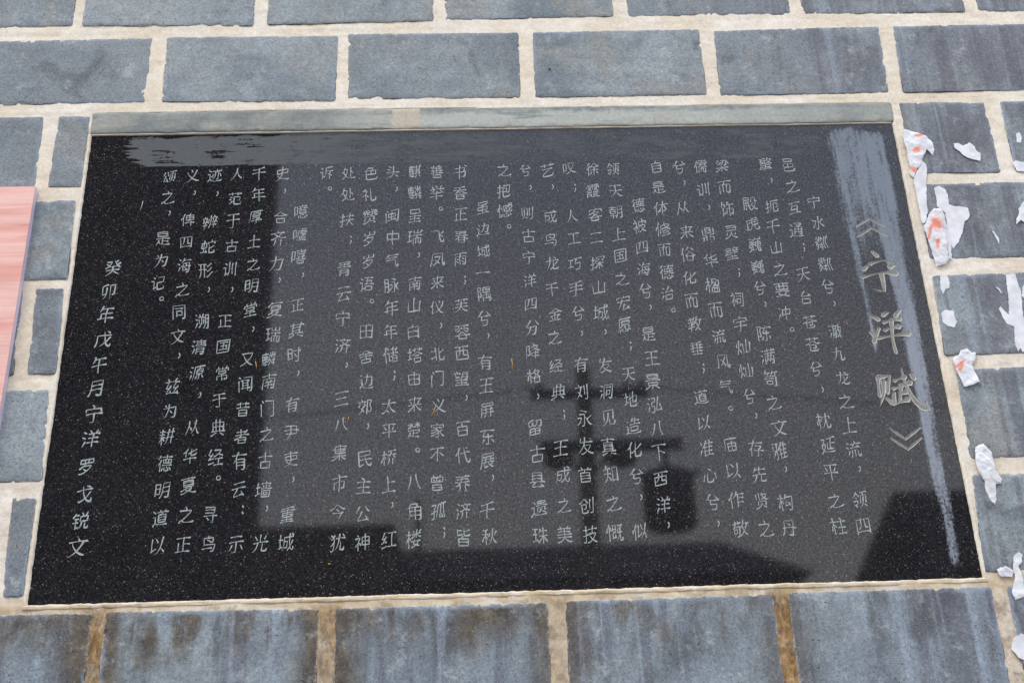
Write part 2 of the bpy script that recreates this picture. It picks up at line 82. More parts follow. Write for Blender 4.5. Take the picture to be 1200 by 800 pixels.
GLYPHS = {
'一': [[12,49,86,49]],
'三': [[25,50,72,50],[14,19,84,19],[19,79,79,79]],
'上': [[46,56,79,56],[12,14,85,14],[46,84,46,14]],
'下': [[47,62,55,61,79,46],[47,83,47,15],[13,84,85,84]],
'不': [[12,41,15,40,19,43,32,53,42,63,48,65],[59,61,85,41],[14,84,84,84],[54,83,48,65,49,62,49,15]],
'东': [[28,34,24,25,15,15],[66,35,71,33,82,17],[14,74,82,74],[43,85,41,76,36,72,32,63,26,55,25,48,78,48],[53,61,52,14,48,12,41,12,37,14]],
'中': [[49,86,49,12],[17,41,82,41,82,70,17,71,17,35]],
'丹': [[44,72,56,62],[14,50,87,50],[14,15,19,22,25,38,26,85,74,84,74,16,72,14,67,14,59,14,54,16]],
'为': [[54,48,58,45,64,35],[26,84,32,75],[17,65,83,64,82,33,79,16,76,13,72,12,64,12,61,14],[46,85,46,68,42,46,31,26,18,15]],
'主': [[17,67,81,67],[21,41,77,41],[41,85,44,84,54,75,54,69,49,66,49,13],[13,13,85,13]],
'举': [[42,87,45,86,49,79],[28,46,70,46],[16,28,83,28],[49,56,49,11],[24,84,29,77,29,71,34,67,33,64,20,50,14,46,9,46],[13,69,85,69],[73,84,67,76,66,64,72,56,86,46]],
'义': [[45,87,49,80,52,71],[77,79,67,56,54,39,35,22,14,12],[22,75,28,62,36,50,53,30,75,16,84,12,87,14]],
'之': [[46,85,51,77,51,68],[30,23,34,17,39,15,49,13,85,14,90,18],[17,68,72,68,74,67,70,59,51,40,30,23,20,22,14,14]],
'九': [[15,64,65,64,66,18,67,15,71,13,85,14,87,19,87,24,85,28],[39,85,38,61,34,38,25,23,18,16,13,14]],
'书': [[73,83,85,75],[13,47,84,47,83,30,80,22,79,20,74,20,66,20,63,22],[19,71,72,71,72,47],[45,86,45,12]],
'二': [[14,22,85,22],[21,75,77,75]],
'于': [[19,84,79,84],[13,54,85,54],[50,84,50,18,48,16,44,15,33,15,28,18]],
'云': [[23,84,75,84],[41,58,40,51,37,45,25,28,23,21],[23,21,39,21,74,25],[13,58,85,58],[63,43,72,32,74,25,78,24,82,17]],
'互': [[33,62,69,61,64,16],[15,82,83,82],[12,15,86,15],[35,82,33,62,31,59,27,37,66,36]],
'人': [[48,62,52,60,57,44,63,33,75,20,84,14],[48,86,48,62,45,61,43,51,38,38,24,20,15,14,12,14]],
'今': [[44,62,56,53],[72,42,71,35,53,13],[10,58,15,57,23,61,38,73,46,82,50,84,64,71,75,62,83,58,88,58],[22,43,72,42,79,44]],
'从': [[63,50,66,48,70,37,75,26,85,16],[30,56,33,54,38,50,46,37,45,33],[31,84,30,56,28,53,22,29,15,15],[66,85,62,57,63,50,60,48,55,31,47,18]],
'代': [[25,64,20,62,11,53,11,50],[69,85,73,85,76,83],[57,87,61,46,68,23,74,15,79,13,82,13,85,14,87,18,88,24,87,29],[38,58,86,63],[34,85,27,72,25,64,26,61,26,12]],
'以': [[38,80,43,76,50,64],[20,28,28,30,41,37],[19,81,20,28],[20,28,16,24],[63,35,66,34,76,24,82,15],[73,85,69,53,63,35,48,19,40,15,35,15]],
'仪': [[58,85,64,72],[11,54,16,60,22,62],[41,80,48,56,58,35,68,24,76,17,84,13,90,14],[82,81,80,67,74,50,59,28,36,12,30,14],[30,85,24,72,22,62,23,59,23,12]],
'似': [[41,27,47,28,58,35,60,40],[53,79,62,57],[20,62,16,61,11,54,11,47],[75,39,79,37,87,15],[28,85,22,72,20,62,22,59,22,12],[79,84,75,39,72,37,63,19,58,14],[41,80,41,27,38,22]],
'体': [[20,62,15,60,12,54,11,51],[45,28,74,28],[59,86,59,12],[35,69,56,69,62,66,66,62,75,42,82,32],[32,28,44,41,54,62,64,69,86,69],[28,86,22,72,20,62,22,59,22,12]],
'作': [[59,33,86,33],[23,62,16,59,12,51],[59,53,85,53],[59,72,59,12],[50,72,87,72],[32,85,25,72,23,62,24,59,24,12],[53,85,50,72,46,71,37,55]],
'俗': [[21,62,15,60,11,53],[55,87,50,85,45,76,37,68],[33,43,37,43],[37,43,41,38],[68,86,75,80,83,71],[41,38,77,38],[82,44,77,38],[41,38,41,15,77,15,77,38],[29,85,23,72,21,62,22,59,22,12],[37,43,50,56,56,66,59,67,74,50,82,44,88,43]],
'修': [[46,38,51,37,70,48],[43,14,50,12,61,15,78,22,86,28],[20,62,15,60,11,53,11,49],[49,27,52,25,61,28,70,33,77,38],[28,85,22,72,20,62,22,59,22,12],[35,51,43,50,67,59,80,71,82,77,56,77,51,72,48,72,43,66,38,66,35,62,35,25],[61,88,58,87,56,84,53,72,64,60,71,56,86,50,89,52]],
'俾': [[22,62,15,59,11,54,11,50],[40,63,84,63],[35,28,88,28],[69,40,69,12],[61,78,83,78,84,77,84,48,40,48,40,77,61,78],[62,87,60,81,61,51,54,40,44,35,44,28],[30,86,24,71,22,62,23,59,23,12]],
'储': [[35,82,41,74],[39,19,49,23],[59,30,84,30],[19,61,15,59,11,53,11,50],[31,58,39,58,39,19],[53,77,75,77,80,74],[85,84,79,71,75,66,74,60],[51,59,87,59],[26,87,19,61,20,58,20,12],[64,87,64,62,67,56,59,45,59,15,84,15,83,45,59,45,48,41]],
'儒': [[20,61,15,59,12,54,12,50],[40,64,51,64],[68,56,80,56],[68,35,68,12],[68,64,79,64],[38,56,51,56],[59,84,59,54],[34,67,34,74,86,74,86,67],[59,45,58,38,53,32,53,13],[38,11,38,35,83,35,84,14,82,11,78,11],[33,46,87,46],[38,85,82,85],[29,86,22,71,20,61,22,58,22,12]],
'先': [[37,49,35,35,30,24,20,14,15,12,11,14],[61,49,61,17,62,14,83,14,85,15,86,24],[27,74,79,73],[49,87,49,49],[14,49,84,49],[29,84,27,74,24,72,19,61]],
'光': [[61,53,61,14,67,11,83,12,87,18,87,24],[18,84,22,82,30,66],[77,82,69,66],[37,53,35,34,30,25,22,16,13,13],[49,87,49,53],[13,53,86,53]],
'八': [[34,80,33,68,29,46,23,31,15,20],[63,86,60,84,60,80,65,53,69,40,75,30,85,17]],
'公': [[35,84,24,65,14,54],[47,59,38,43,25,26,24,20],[24,20,35,20,73,23],[62,84,76,63,84,55,87,55],[61,40,64,39,67,35,71,30,73,23,76,22,80,15]],
'兮': [[61,86,75,65,83,58,86,58],[24,65,29,59,69,59],[40,87,35,85,31,75,24,65,15,57,12,56],[38,59,35,46,35,39,71,39,69,23,64,13,48,12,41,15]],
'其': [[14,12,22,14,37,22,42,22],[30,46,69,46],[30,61,69,61],[58,21,63,22,83,12,88,13],[15,76,84,76],[30,86,30,31],[69,86,69,31],[13,30,86,30]],
'典': [[10,13,15,12,35,24,40,24],[62,24,70,20,80,14,84,13],[39,87,39,32],[59,87,59,32],[20,54,79,54],[20,32,20,76,78,76,79,32],[12,32,86,32]],
'兹': [[37,29,41,24,41,19],[16,42,33,42],[28,86,33,79,33,74,28,70,29,66,17,48,16,42],[13,72,85,72],[74,87,69,85,64,79,64,75,66,69,66,65,55,48,54,44,54,42,70,42],[78,29,80,25,81,19,84,17,85,13],[17,17,41,19,44,15,47,15,54,17,81,19],[41,52,37,44,33,42,30,35,19,23,17,17],[79,52,74,44,70,42,66,33,58,24,54,17]],
'养': [[68,43,62,37,62,12],[36,51,35,48,32,43],[12,36,16,35,32,43],[67,87,64,78],[32,43,35,37,33,24,24,14,20,12,17,13],[49,77,48,68,44,62,43,53],[21,65,77,65],[17,77,33,77,35,80,37,77,82,77],[12,53,33,53,36,51,43,53,85,53],[63,52,64,48,71,41,84,35,87,36]],
'冲': [[27,45,14,22],[15,80,23,75],[62,86,62,12],[40,42,85,42,85,70,39,70,39,37]],
'准': [[24,41,14,17],[38,64,34,62,29,55],[14,83,22,68],[40,17,86,17],[40,54,82,54],[40,36,82,36],[61,87,64,85,67,79,65,68,65,17],[42,72,84,72],[46,86,38,64,40,61,40,12]],
'凤': [[12,15,19,36,21,56,21,85,76,85,76,50,79,24,82,17,87,17,88,25,87,32],[35,53,49,42,64,25],[34,67,62,67,62,62,56,48,47,35,32,22,27,22]],
'分': [[41,54,40,41,34,27,22,15,17,14,14,14],[62,85,73,69,85,57],[19,59,25,54,73,53,71,26,69,16,63,13,53,13,49,16],[40,87,35,85,30,75,19,59,14,56,11,56]],
'刘': [[66,77,66,35],[33,85,35,80],[85,85,84,14,82,12,77,11,69,13],[14,72,53,72],[45,72,44,60,35,36,27,23,15,13],[25,53,33,43,36,42,38,36,41,33,49,22]],
'则': [[19,35,19,82,51,82,51,35],[84,86,84,18,82,13,70,12],[35,70,35,43,32,29,28,23,20,15,16,13,13,14],[41,25,48,19],[67,79,67,33]],
'创': [[85,85,85,14,82,12,73,11,70,12],[67,76,67,33],[35,33,37,32,46,33,48,41,48,54,23,54,23,19,24,14,27,12,51,12,54,15,55,23],[12,58,15,58,27,69,33,80,37,82,47,72,56,61]],
'力': [[17,67,84,67,81,33,78,17,74,13,72,12,61,12,56,16],[46,86,45,57,40,39,30,24,22,16,16,14]],
'化': [[15,56,20,62,25,64],[83,72,65,53,61,50,54,48],[35,36,40,35,49,41,54,41],[54,85,54,22,55,15,60,13,79,13,82,14,86,24,86,30,84,34],[33,87,33,84,27,73,25,64,27,61,27,12]],
'北': [[58,56,66,58,84,70],[8,26,13,25,29,32,37,33],[14,64,37,64],[58,85,59,17,64,14,80,14,84,15,87,24,86,33],[37,85,37,13]],
'千': [[49,80,49,12],[12,52,86,52],[15,79,20,77,49,80,72,85,77,84]],
'午': [[13,46,85,46],[49,74,49,12],[27,75,78,75],[29,87,27,75,24,73,19,64,14,59]],
'华': [[12,66,15,66,22,71,27,72],[50,41,50,12],[13,32,86,32],[55,85,55,56,58,51,82,51,85,58,84,62],[41,65,51,67,58,71,75,76,79,79,82,79],[35,87,29,79,27,72,28,49]],
'南': [[37,54,40,51,38,43],[61,55,57,43],[14,78,85,78],[49,86,49,62],[49,42,49,13],[29,28,69,28],[31,43,67,43],[18,12,18,62,49,62,80,61,80,14,77,11,66,12]],
'卯': [[72,28,81,28,82,30,83,78,58,79,58,12],[46,85,41,86,20,78,19,76,19,34,40,38],[42,70,41,41,38,30,32,21,19,13]],
'厚': [[86,84,20,84,19,41,17,27,12,16],[35,64,77,64],[27,29,87,29],[71,43,69,39,58,35,56,33,56,15,44,14],[35,64,35,74,77,74,76,54,35,54,35,64],[34,44,77,43]],
'县': [[27,55,73,55],[24,18,62,19,73,20],[38,38,37,33,26,24,24,18],[27,70,73,70],[27,40,27,85,72,85,73,40],[13,39,85,39],[62,32,69,28,72,25,73,20,77,19,82,14]],
'又': [[24,83,25,74,33,57,46,38,64,24,77,18,85,17],[17,83,74,83,75,80,68,60,52,38,35,25,13,16]],
'发': [[74,80,75,79],[27,84,22,71,22,67,23,66,84,66],[48,85,46,69,43,63,40,49,36,45,27,32,18,23,12,20],[27,14,33,12,53,21,61,27,69,37,74,45,74,50,73,51,43,51,40,49,40,45,54,26,77,14,85,12,88,14]],
'古': [[49,45,75,45,75,16,22,16,22,45,49,45],[13,71,85,71],[49,86,49,45]],
'台': [[21,58,30,58,73,61],[45,87,41,85,30,71,25,66,21,58],[23,16,23,42,73,41,73,16,23,16],[63,74,72,66,73,61,77,60,80,56]],
'史': [[49,50,79,50,80,72,19,73,19,50,49,50],[24,40,27,34,35,25,47,19,76,12,84,12,88,15],[49,86,48,41,44,30,41,25,27,16,15,12,9,14]],
'叹': [[12,34,30,34,30,79,12,79,12,27],[30,17,36,16,40,18,59,33,62,40,66,44,72,56,79,77,78,83,44,83,45,75,51,54,61,33,76,20,82,17,87,17]],
'合': [[27,62,30,58,68,58,73,63],[74,16,25,16,25,41,73,41,74,16],[14,57,27,62,28,65,50,82,73,63,84,58,88,59]],
'同': [[15,14,16,85,82,84,82,17,80,14,70,14],[30,69,69,69],[34,32,64,32,64,54,35,54,34,26]],
'吏': [[48,64,79,64,79,45,19,45,19,64,48,64],[14,79,84,79],[22,37,35,24,47,17,62,14,84,11],[48,87,48,48,48,37,46,32,41,24,33,19,20,13,12,12]],
'呈': [[57,61,74,61,74,83,73,84,24,84,25,61,57,61],[20,31,77,31],[49,47,49,15],[18,47,80,47],[14,14,85,14]],
'善': [[27,52,30,41],[71,88,66,87,63,78],[32,87,33,84,33,77],[15,55,25,55,27,52],[70,55,71,50,68,40],[24,14,25,30,73,30,74,28,74,14,24,14],[22,66,75,66],[49,77,49,40],[27,52,29,55,84,55],[12,40,86,40],[17,77,81,77]],
'嘘': [[82,37,82,34,77,24,75,22],[45,35,49,23],[57,38,57,14],[59,81,81,81],[69,39,69,14],[12,36,27,36,27,77,12,77,12,28],[82,60,84,70,39,70,37,36,30,14],[46,56,74,59],[59,87,59,73,57,66,58,48,60,47,80,47,82,50],[40,14,86,14]],
'嘻': [[48,47,50,37],[48,47,50,50,73,50],[43,13,43,27,79,27,80,25,80,13,43,13],[37,80,85,80],[61,86,61,70],[12,35,28,35,28,78,12,78,12,27],[40,69,82,69],[36,36,86,36],[48,47,46,50,43,51,43,61,78,61,78,50,73,50,73,44,71,37]],
'噫': [[46,25,47,14,50,11,71,11,73,12,74,17],[48,80,49,65],[57,35,57,30,62,26],[41,45,78,45],[58,87,60,80],[79,27,85,15],[38,25,33,14],[72,80,72,74,69,66],[41,45,41,54,43,56,78,55,78,36,77,35,43,35,41,37,41,45],[38,80,82,80],[12,35,28,35,28,78,12,78,12,27],[36,65,86,65]],
'四': [[58,82,59,45,61,43,74,43],[16,24,82,24],[39,82,37,54,33,45,28,40,25,38],[16,17,16,82,82,82,82,18]],
'国': [[59,46,62,45,66,40],[82,17,15,17,15,85,82,85,82,17],[30,71,69,71],[48,71,48,32],[32,53,66,53],[28,32,71,32]],
'土': [[19,56,79,56],[49,84,49,14],[12,14,85,14]],
'地': [[12,64,33,64],[23,85,24,33],[64,86,64,30],[37,51,44,52,49,56,62,60,68,64,83,68,82,37,80,34,75,34,72,36],[46,77,46,20,48,14,51,12,59,12,82,12,87,19,87,22,85,27],[12,26,22,30,24,33,34,35]],
'垂': [[21,13,77,13],[71,66,71,30],[50,81,50,13],[17,66,81,66],[13,48,85,48],[28,66,28,30],[19,82,21,80,50,81,75,85],[17,30,82,30]],
'城': [[56,13,67,24,72,25],[40,56,57,55,56,28,53,26,48,26,45,28],[83,56,76,37,72,35],[12,65,30,65],[21,86,22,30],[11,25,20,27,22,30,31,32],[76,86,82,81,82,73,40,73,39,33,36,21,32,13],[67,87,67,59,70,38,72,35,72,25,78,14,84,13,87,18,88,25,86,28]],
'堂': [[69,74,71,71,84,71,84,59],[24,84,28,78,28,71],[49,85,49,72],[75,85,70,79,69,74],[49,43,28,43,27,45,27,58,69,59,71,58,71,45,69,43,49,43],[21,29,78,29],[49,43,49,12],[13,12,85,12],[14,59,14,71,67,71,69,74]],
'塔': [[50,47,72,47],[35,48,41,51,54,60,58,64,61,65,78,53,84,50,87,50],[45,14,45,35,79,34,79,14,45,14],[12,65,31,65],[22,86,22,30],[49,87,49,70],[37,78,86,78],[73,87,73,70],[11,25,20,28,22,30,32,32]],
'墙': [[79,72,75,66],[46,71,50,65],[56,35,71,35,71,25,53,25,52,26,52,35,56,35],[41,15,41,45,82,45,82,15,41,15],[12,65,30,65],[22,85,22,33],[37,57,87,57],[41,79,83,79],[62,87,62,57],[12,28,20,31,22,33,32,36]],
'壁': [[59,79,61,64],[78,79,79,72,76,64],[68,86,69,79],[69,63,69,41],[52,51,85,51],[22,28,79,28],[50,35,50,12],[13,12,87,12],[53,79,85,79],[17,69,42,69,42,83,17,82,17,58,21,53,21,43,43,43,43,57,21,57,15,53,12,40],[51,64,87,64]],
'处': [[12,13,18,15,26,22,31,28,34,30],[34,30,46,20,63,15,84,14,90,18],[21,57,24,54,30,38,34,36],[34,36,34,30],[25,74,45,73,46,72,43,53,37,38,34,36],[21,57,18,56,14,48],[63,64,69,64,82,46],[63,86,63,28],[27,85,25,74,22,67,21,57]],
'复': [[28,79,24,78,14,67],[27,57,75,57],[28,79,82,79],[30,87,28,79],[36,45,27,46,28,67,75,67,75,47,74,46,36,45],[17,27,20,27,32,35,70,35,69,31,57,23,55,20],[36,45,32,30,43,23,45,20],[10,13,17,12,30,14,42,17,45,20,55,20,58,17,71,14,84,12,87,14]],
'夏': [[33,35,34,32,43,25,45,22],[38,45,37,38],[48,85,47,76],[23,66,75,66],[23,56,75,56],[14,85,84,85],[38,45,23,47,23,74,24,75,74,75,75,48,74,46,41,46,38,45],[9,29,16,28,37,38,40,37,68,37,67,32,56,25,54,22],[9,15,19,14,29,15,43,19,45,22,54,22,57,19,77,14,85,14,90,16]],
'天': [[48,54,59,35,68,25,81,17,87,17],[17,84,80,84],[48,84,48,54,42,40,29,25,14,16,9,17],[14,56,45,56,48,54,51,56,84,56]],
'太': [[9,14,14,13,17,14,27,22,34,29,38,30],[38,30,48,19],[49,61,52,59,56,47,65,30,79,16,84,14,87,14],[13,63,46,63,49,61,52,63,84,63],[49,85,48,66,49,61,46,58,43,46,37,32,38,30]],
'头': [[19,66,33,59],[57,31,66,27,83,15],[27,83,41,75],[13,46,85,46],[55,85,53,49,46,33,39,24,32,19,17,13,12,14]],
'存': [[46,59,76,58],[12,40,19,46,25,48],[38,36,87,36],[76,58,75,54,65,46,63,43,62,13,56,11,51,11,47,13],[14,75,85,75],[41,87,40,78,25,52,25,12]],
'孤': [[75,84,79,41,82,28,86,16,85,11],[12,40,35,48,38,52],[13,81,34,81,34,79,32,74,24,62,23,13,15,12,11,14],[87,85,80,86,61,82,46,80,44,40,40,23,37,14],[61,82,61,49,59,34,56,21,57,18,60,17,72,19],[67,34,75,13]],
'宁': [[44,88,48,87,51,81,50,80,50,74],[49,51,48,14,45,12,32,13],[14,51,84,51],[16,63,17,74,81,74,82,63]],
'宇': [[43,87,48,85,50,78],[27,61,71,61],[14,40,84,40],[50,61,49,14,47,12,35,12],[14,64,14,77,50,78,83,77,84,64]],
'宏': [[54,43,50,33,40,20,39,15],[39,15,44,14,76,18],[49,87,51,84,52,77],[14,54,86,54],[43,67,41,58,30,37,15,19],[15,67,15,77,52,77,84,77,85,67],[66,33,70,30,75,24,76,18,80,17,82,13]],
'客': [[33,61,46,47],[46,88,50,85,51,79],[11,35,14,34,26,37,30,32,71,32],[15,68,15,79,51,79,82,79,84,77,84,68],[53,47,56,43,73,37,84,36,87,37],[13,54,19,53,28,59,33,61,34,64,38,66,40,71,45,72],[38,66,41,64,66,64,67,63,66,59,54,51,53,47,46,47,40,42,27,38,28,14,71,14,71,32,73,37]],
'家': [[62,43,71,27,81,17,83,16,86,17],[74,53,65,47,62,43],[53,40,62,43],[46,64,43,56],[14,47,18,47,43,56],[11,17,16,16,25,20,48,33,53,34],[43,87,47,85,48,79],[11,33,15,32,23,34,47,46],[25,64,71,64],[14,67,14,79,48,79,82,79,82,67],[43,56,46,51,47,46,50,45,53,40,54,22,50,14,46,11,38,11,35,13]],
'寻': [[24,72,73,72],[29,35,32,34,40,25],[22,85,72,85,73,84,72,58,22,58],[13,42,85,42],[66,50,65,16,63,14,51,14]],
'尹': [[12,62,86,62],[20,84,75,84,76,41,19,41],[45,84,44,45,41,36,37,29,29,21,20,15,15,15]],
'屏': [[21,70,82,71,82,84,80,85,22,85,20,37,18,27,13,16,14,12],[32,52,84,52],[73,63,71,58,69,49,69,14],[28,34,87,34],[41,63,43,60,42,55,45,49,44,29,41,23,35,17,30,15]],
'展': [[68,25,80,33],[43,63,43,40],[30,55,83,55],[67,63,67,40],[21,70,81,71,80,85,21,85,20,41,18,29,12,16,13,12],[27,40,86,40],[56,40,59,32,64,26,68,25,71,20,81,15,87,15],[37,40,37,16,43,16,58,20]],
'山': [[49,85,49,19],[17,68,18,19,80,19],[80,68,80,13]],
'岁': [[37,38,43,35,51,25],[51,87,51,68],[43,67,43,62,40,58,38,53],[22,82,22,67,80,67,80,82],[20,41,33,51,38,53,74,52,75,50,74,45,69,37,56,26,51,25,48,21,35,15,21,12,17,13]],
'巍': [[64,32,68,32,68,14,70,11,85,11,87,15],[49,86,49,77],[76,20,84,20],[17,85,17,77,81,77,82,84],[65,39,83,40,83,63,51,63,51,40,65,39],[51,51,83,51],[29,66,29,45,27,37,21,32,20,26,22,24,38,17,41,17],[12,35,40,34,34,22,20,14,15,12,11,12],[14,66,29,66,41,69],[12,57,26,57,43,46],[12,44,15,45,32,57,44,57],[66,69,67,58,64,32,59,24,53,17,47,13,43,14],[78,32,76,25,84,24,85,26,82,28]],
'工': [[48,78,48,20],[12,20,85,20],[18,78,80,78]],
'巧': [[58,84,53,53,84,53,84,45,81,22,77,15,60,15,56,17],[25,77,25,33],[45,84,87,84],[12,77,37,77],[12,30,39,35]],
'市': [[21,22,21,54,77,54,77,24,72,22,64,22],[12,73,86,73],[43,88,46,87,50,79,49,70,49,11]],
'常': [[50,47,29,48,29,61,69,61,69,49,68,48,50,47],[22,86,25,85,28,81,27,73],[50,86,50,74],[74,86,70,80,70,73],[21,15,21,35,77,35,77,19,76,15,65,15,62,17],[50,47,50,12],[15,61,15,73,50,74,82,73,83,61]],
'平': [[21,74,25,72,30,58],[74,72,67,57],[12,46,85,46],[49,84,49,15],[17,84,81,84]],
'年': [[28,76,81,76],[27,32,27,56,80,56],[54,76,54,11],[12,32,86,32],[35,88,31,87,28,76,25,75,18,63]],
'庙': [[53,87,55,82,56,76],[36,35,82,35],[59,64,59,15],[59,15,36,14,36,54,82,53,82,14,59,15],[86,75,21,75,20,32,14,13]],
'延': [[66,58,85,58],[46,62,47,30,86,30],[66,82,66,30],[17,46,15,41,20,32,23,30,27,24,37,18,54,14,85,14,88,17],[18,56,32,56,32,49,28,33,23,24,12,13],[41,81,45,79,66,82,80,86,85,85],[12,82,28,82,28,76,19,62,18,56,14,56,13,51]],
'形': [[57,14,60,14,69,20,81,31,85,37,88,38],[61,71,71,76,82,87],[60,45,63,45,71,50,84,62],[23,82,22,35,18,23,13,14],[12,53,53,53],[43,82,43,12],[13,82,52,82]],
'徐': [[12,48,19,53,24,54],[75,32,79,30,86,19],[45,32,40,21,35,17],[30,87,17,74,12,71],[38,43,85,43],[62,59,61,14,60,12,52,11,48,14],[43,65,47,60,62,59,77,60,80,64],[30,68,25,60,24,54,24,11],[37,62,43,65,61,83,80,64,86,62]],
'德': [[61,32,63,27],[36,40,87,40],[69,68,69,51],[27,86,24,80,12,70],[39,28,39,25,35,15],[50,27,50,15,53,12,71,12,73,13,74,19,72,22],[77,30,81,28,87,17],[15,45,18,50,23,51],[37,80,87,80],[62,87,60,71,54,66,54,51],[69,68,41,68,41,51,84,51,84,67,69,68],[29,67,24,58,23,51,24,12]],
'心': [[19,55,17,41,13,29,14,24],[34,62,34,19,37,14,66,14,70,22,71,30],[40,83,55,72],[77,57,86,30]],
'愿': [[84,86,20,86,19,40,12,15],[53,33,61,25],[40,29,41,17,45,14,68,14,72,17,71,24],[25,41,30,41,39,49,44,50],[76,32,80,29,85,21],[30,30,25,18],[70,48,82,41],[33,65,79,65],[55,54,54,40,47,40],[55,54,77,55,79,56,78,74,35,75,33,74,34,55,55,54]],
'慨': [[22,87,22,11],[38,66,53,66],[14,71,11,51],[38,24,44,25,53,30],[73,40,76,38,77,13,84,12,87,13,88,24],[28,74,31,58],[38,51,53,51,53,82,38,82,38,24],[64,82,85,82],[69,74,66,69,63,51,87,51],[77,82,76,60,73,48,73,40,71,38,66,28,57,15],[51,40,53,30,56,27]],
'憾': [[57,34,64,25],[80,29,87,17],[22,87,22,11],[13,70,12,50],[86,69,83,66,78,54,74,52],[46,28,46,19,48,12,69,12,72,14,74,19],[48,66,62,66],[28,72,32,61],[37,28,33,15],[62,42,61,56,48,56,48,42,62,42,67,39,71,44,74,45],[69,87,69,69,72,56,74,52,74,45,80,38,85,37,88,40,87,48],[77,87,82,83,82,76,39,76,39,56,35,37]],
'戈': [[57,85,60,85,73,79],[15,15,20,14,27,17,50,28,71,47,77,56],[40,86,44,53,50,34,58,22,68,14,79,12,82,14,85,20,85,25,84,28],[13,62,84,69]],
'戊': [[69,86,79,80],[12,14,19,32,20,69,85,69],[83,58,79,56,69,39,66,35,62,34,60,27,57,27,40,14,35,14],[53,87,57,47,64,25,72,15,81,12,85,15,87,26]],
'成': [[45,14,53,18,60,25,65,27],[20,54,43,53,42,34,40,26,32,24,27,27],[79,58,72,40,69,36,65,35],[67,86,71,86,80,80],[86,72,20,72,19,38,17,22,13,14,14,10],[57,87,58,58,62,37,65,35,65,27,74,14,81,13,84,14,86,19,87,26,85,31]],
'手': [[19,61,81,61],[12,40,86,40],[49,81,48,14,47,12,43,12,32,12,27,14],[15,82,19,80,28,80,49,81,72,86,77,85]],
'扶': [[63,44,53,25,43,15,40,13],[12,69,34,69],[47,70,82,70],[24,86,24,18,22,12,15,12,12,14],[11,41,33,46,37,50],[63,86,63,44,74,24,79,18,85,14],[43,46,61,46,63,44,65,46,85,46]],
'扼': [[72,38,80,38,82,41,82,67,57,67,58,16,61,13,82,13,86,17,87,24,85,28],[85,84,44,84,43,35,40,20,36,13],[13,69,32,69],[12,41,33,47],[23,87,23,15,21,12,17,12,12,14]],
'技': [[12,69,33,69],[41,73,84,73],[62,86,62,54],[24,86,24,16,22,12,15,11,11,14],[11,41,21,42,28,46,35,47,37,50],[46,53,47,47,50,41,60,27,71,19,80,14,84,12,88,14],[46,53,80,53,80,49,74,37,59,22,39,12,34,14]],
'抱': [[49,76,83,75,84,74,82,37,77,33,71,33,68,35],[43,62,46,61,67,61,67,41,45,41],[12,69,33,69],[24,86,24,17,22,12,14,12],[11,40,27,46,33,46],[51,87,49,76,46,74,42,67,45,59,45,19,46,14,51,12,81,12,85,14,87,23]],
'探': [[40,72,40,82,84,82,84,72],[72,67,80,58],[36,56,43,58,55,71],[61,53,61,12],[12,69,31,69],[11,41,31,47],[22,87,22,14,20,12,14,12],[39,43,57,43,66,41,74,28,85,18],[33,19,38,18,45,24,55,37,61,41,67,43,85,43]],
'擎': [[45,69,43,53,41,51,33,51],[19,73,43,72,45,69],[18,33,81,33],[49,44,49,14,45,11,38,11,35,12],[12,23,86,23],[12,83,48,83],[60,79,86,79],[19,45,22,43,37,43,71,46,75,45],[58,74,66,63,76,56,85,52,89,54],[48,55,53,53,72,63,79,72,80,79],[62,87,58,74,52,69,45,69],[22,83,19,73,15,70,17,56,33,56,33,64,16,65]],
'教': [[34,63,30,52],[58,61,61,59,66,40,70,36],[70,28,82,15,85,14],[51,14,59,19,66,27,70,28],[27,87,27,63],[15,78,38,78,43,74],[61,71,87,71],[12,30,49,33],[40,51,38,46,31,40,30,37,30,14,27,11,21,11],[12,63,48,63],[49,85,41,69,40,64],[67,89,63,86,58,61,54,59,51,52,44,51,25,51,21,50,20,46,17,44,11,42],[81,71,78,51,73,38,70,36,70,28]],
'敬': [[47,54,51,54,58,59],[28,13,39,12,43,17],[43,17,45,14,51,13,58,17,66,27,69,28],[69,28,72,27,81,16,87,14],[69,35,69,28],[80,70,76,45,72,36,69,35],[39,87,39,72],[12,79,50,79],[61,71,87,70],[24,87,24,72,21,70,20,61,17,59,14,52,17,46,17,28,33,29,33,48,16,49],[63,86,61,71,58,67,58,59,60,55,66,37,69,35],[20,61,46,61,47,54,43,17]],
'文': [[48,86,51,79,54,78],[12,71,86,71],[71,71,71,64,62,48,56,40,46,29,24,16,14,12,9,14],[27,71,27,64,33,53,49,32,66,20,80,14,85,14]],
'时': [[48,54,51,52,58,40,62,38],[13,54,35,54],[45,69,84,69],[74,85,74,15,72,13,69,12,58,13],[13,27,35,27,35,79,13,79,13,21]],
'明': [[52,64,84,64],[51,42,84,42],[14,61,37,61],[14,37,37,37,37,84,14,84,14,29],[37,15,46,25,51,38,52,85,84,85,83,16,82,14,77,14,71,14,66,16]],
'昔': [[26,30,72,30],[64,86,64,59],[34,86,34,59],[17,76,81,76],[26,30,27,45,71,45,72,43,72,14,26,14,26,30],[13,58,85,58]],
'春': [[29,28,69,28],[20,68,78,68],[47,80,45,71,40,62,39,56],[17,80,80,80],[12,55,30,55,33,54,39,56,85,55],[10,35,15,34,24,41,33,43,69,42,76,40,84,34,88,35],[33,54,29,42,29,15,69,15,69,42,66,54]],
'是': [[50,33,80,33],[22,74,75,74],[50,50,50,17],[75,74,75,85,22,85,22,62,24,61,74,61,75,62,75,74],[14,50,85,50],[26,30,30,28,34,22,43,17,56,15,85,15,90,18],[28,40,26,30,13,14]],
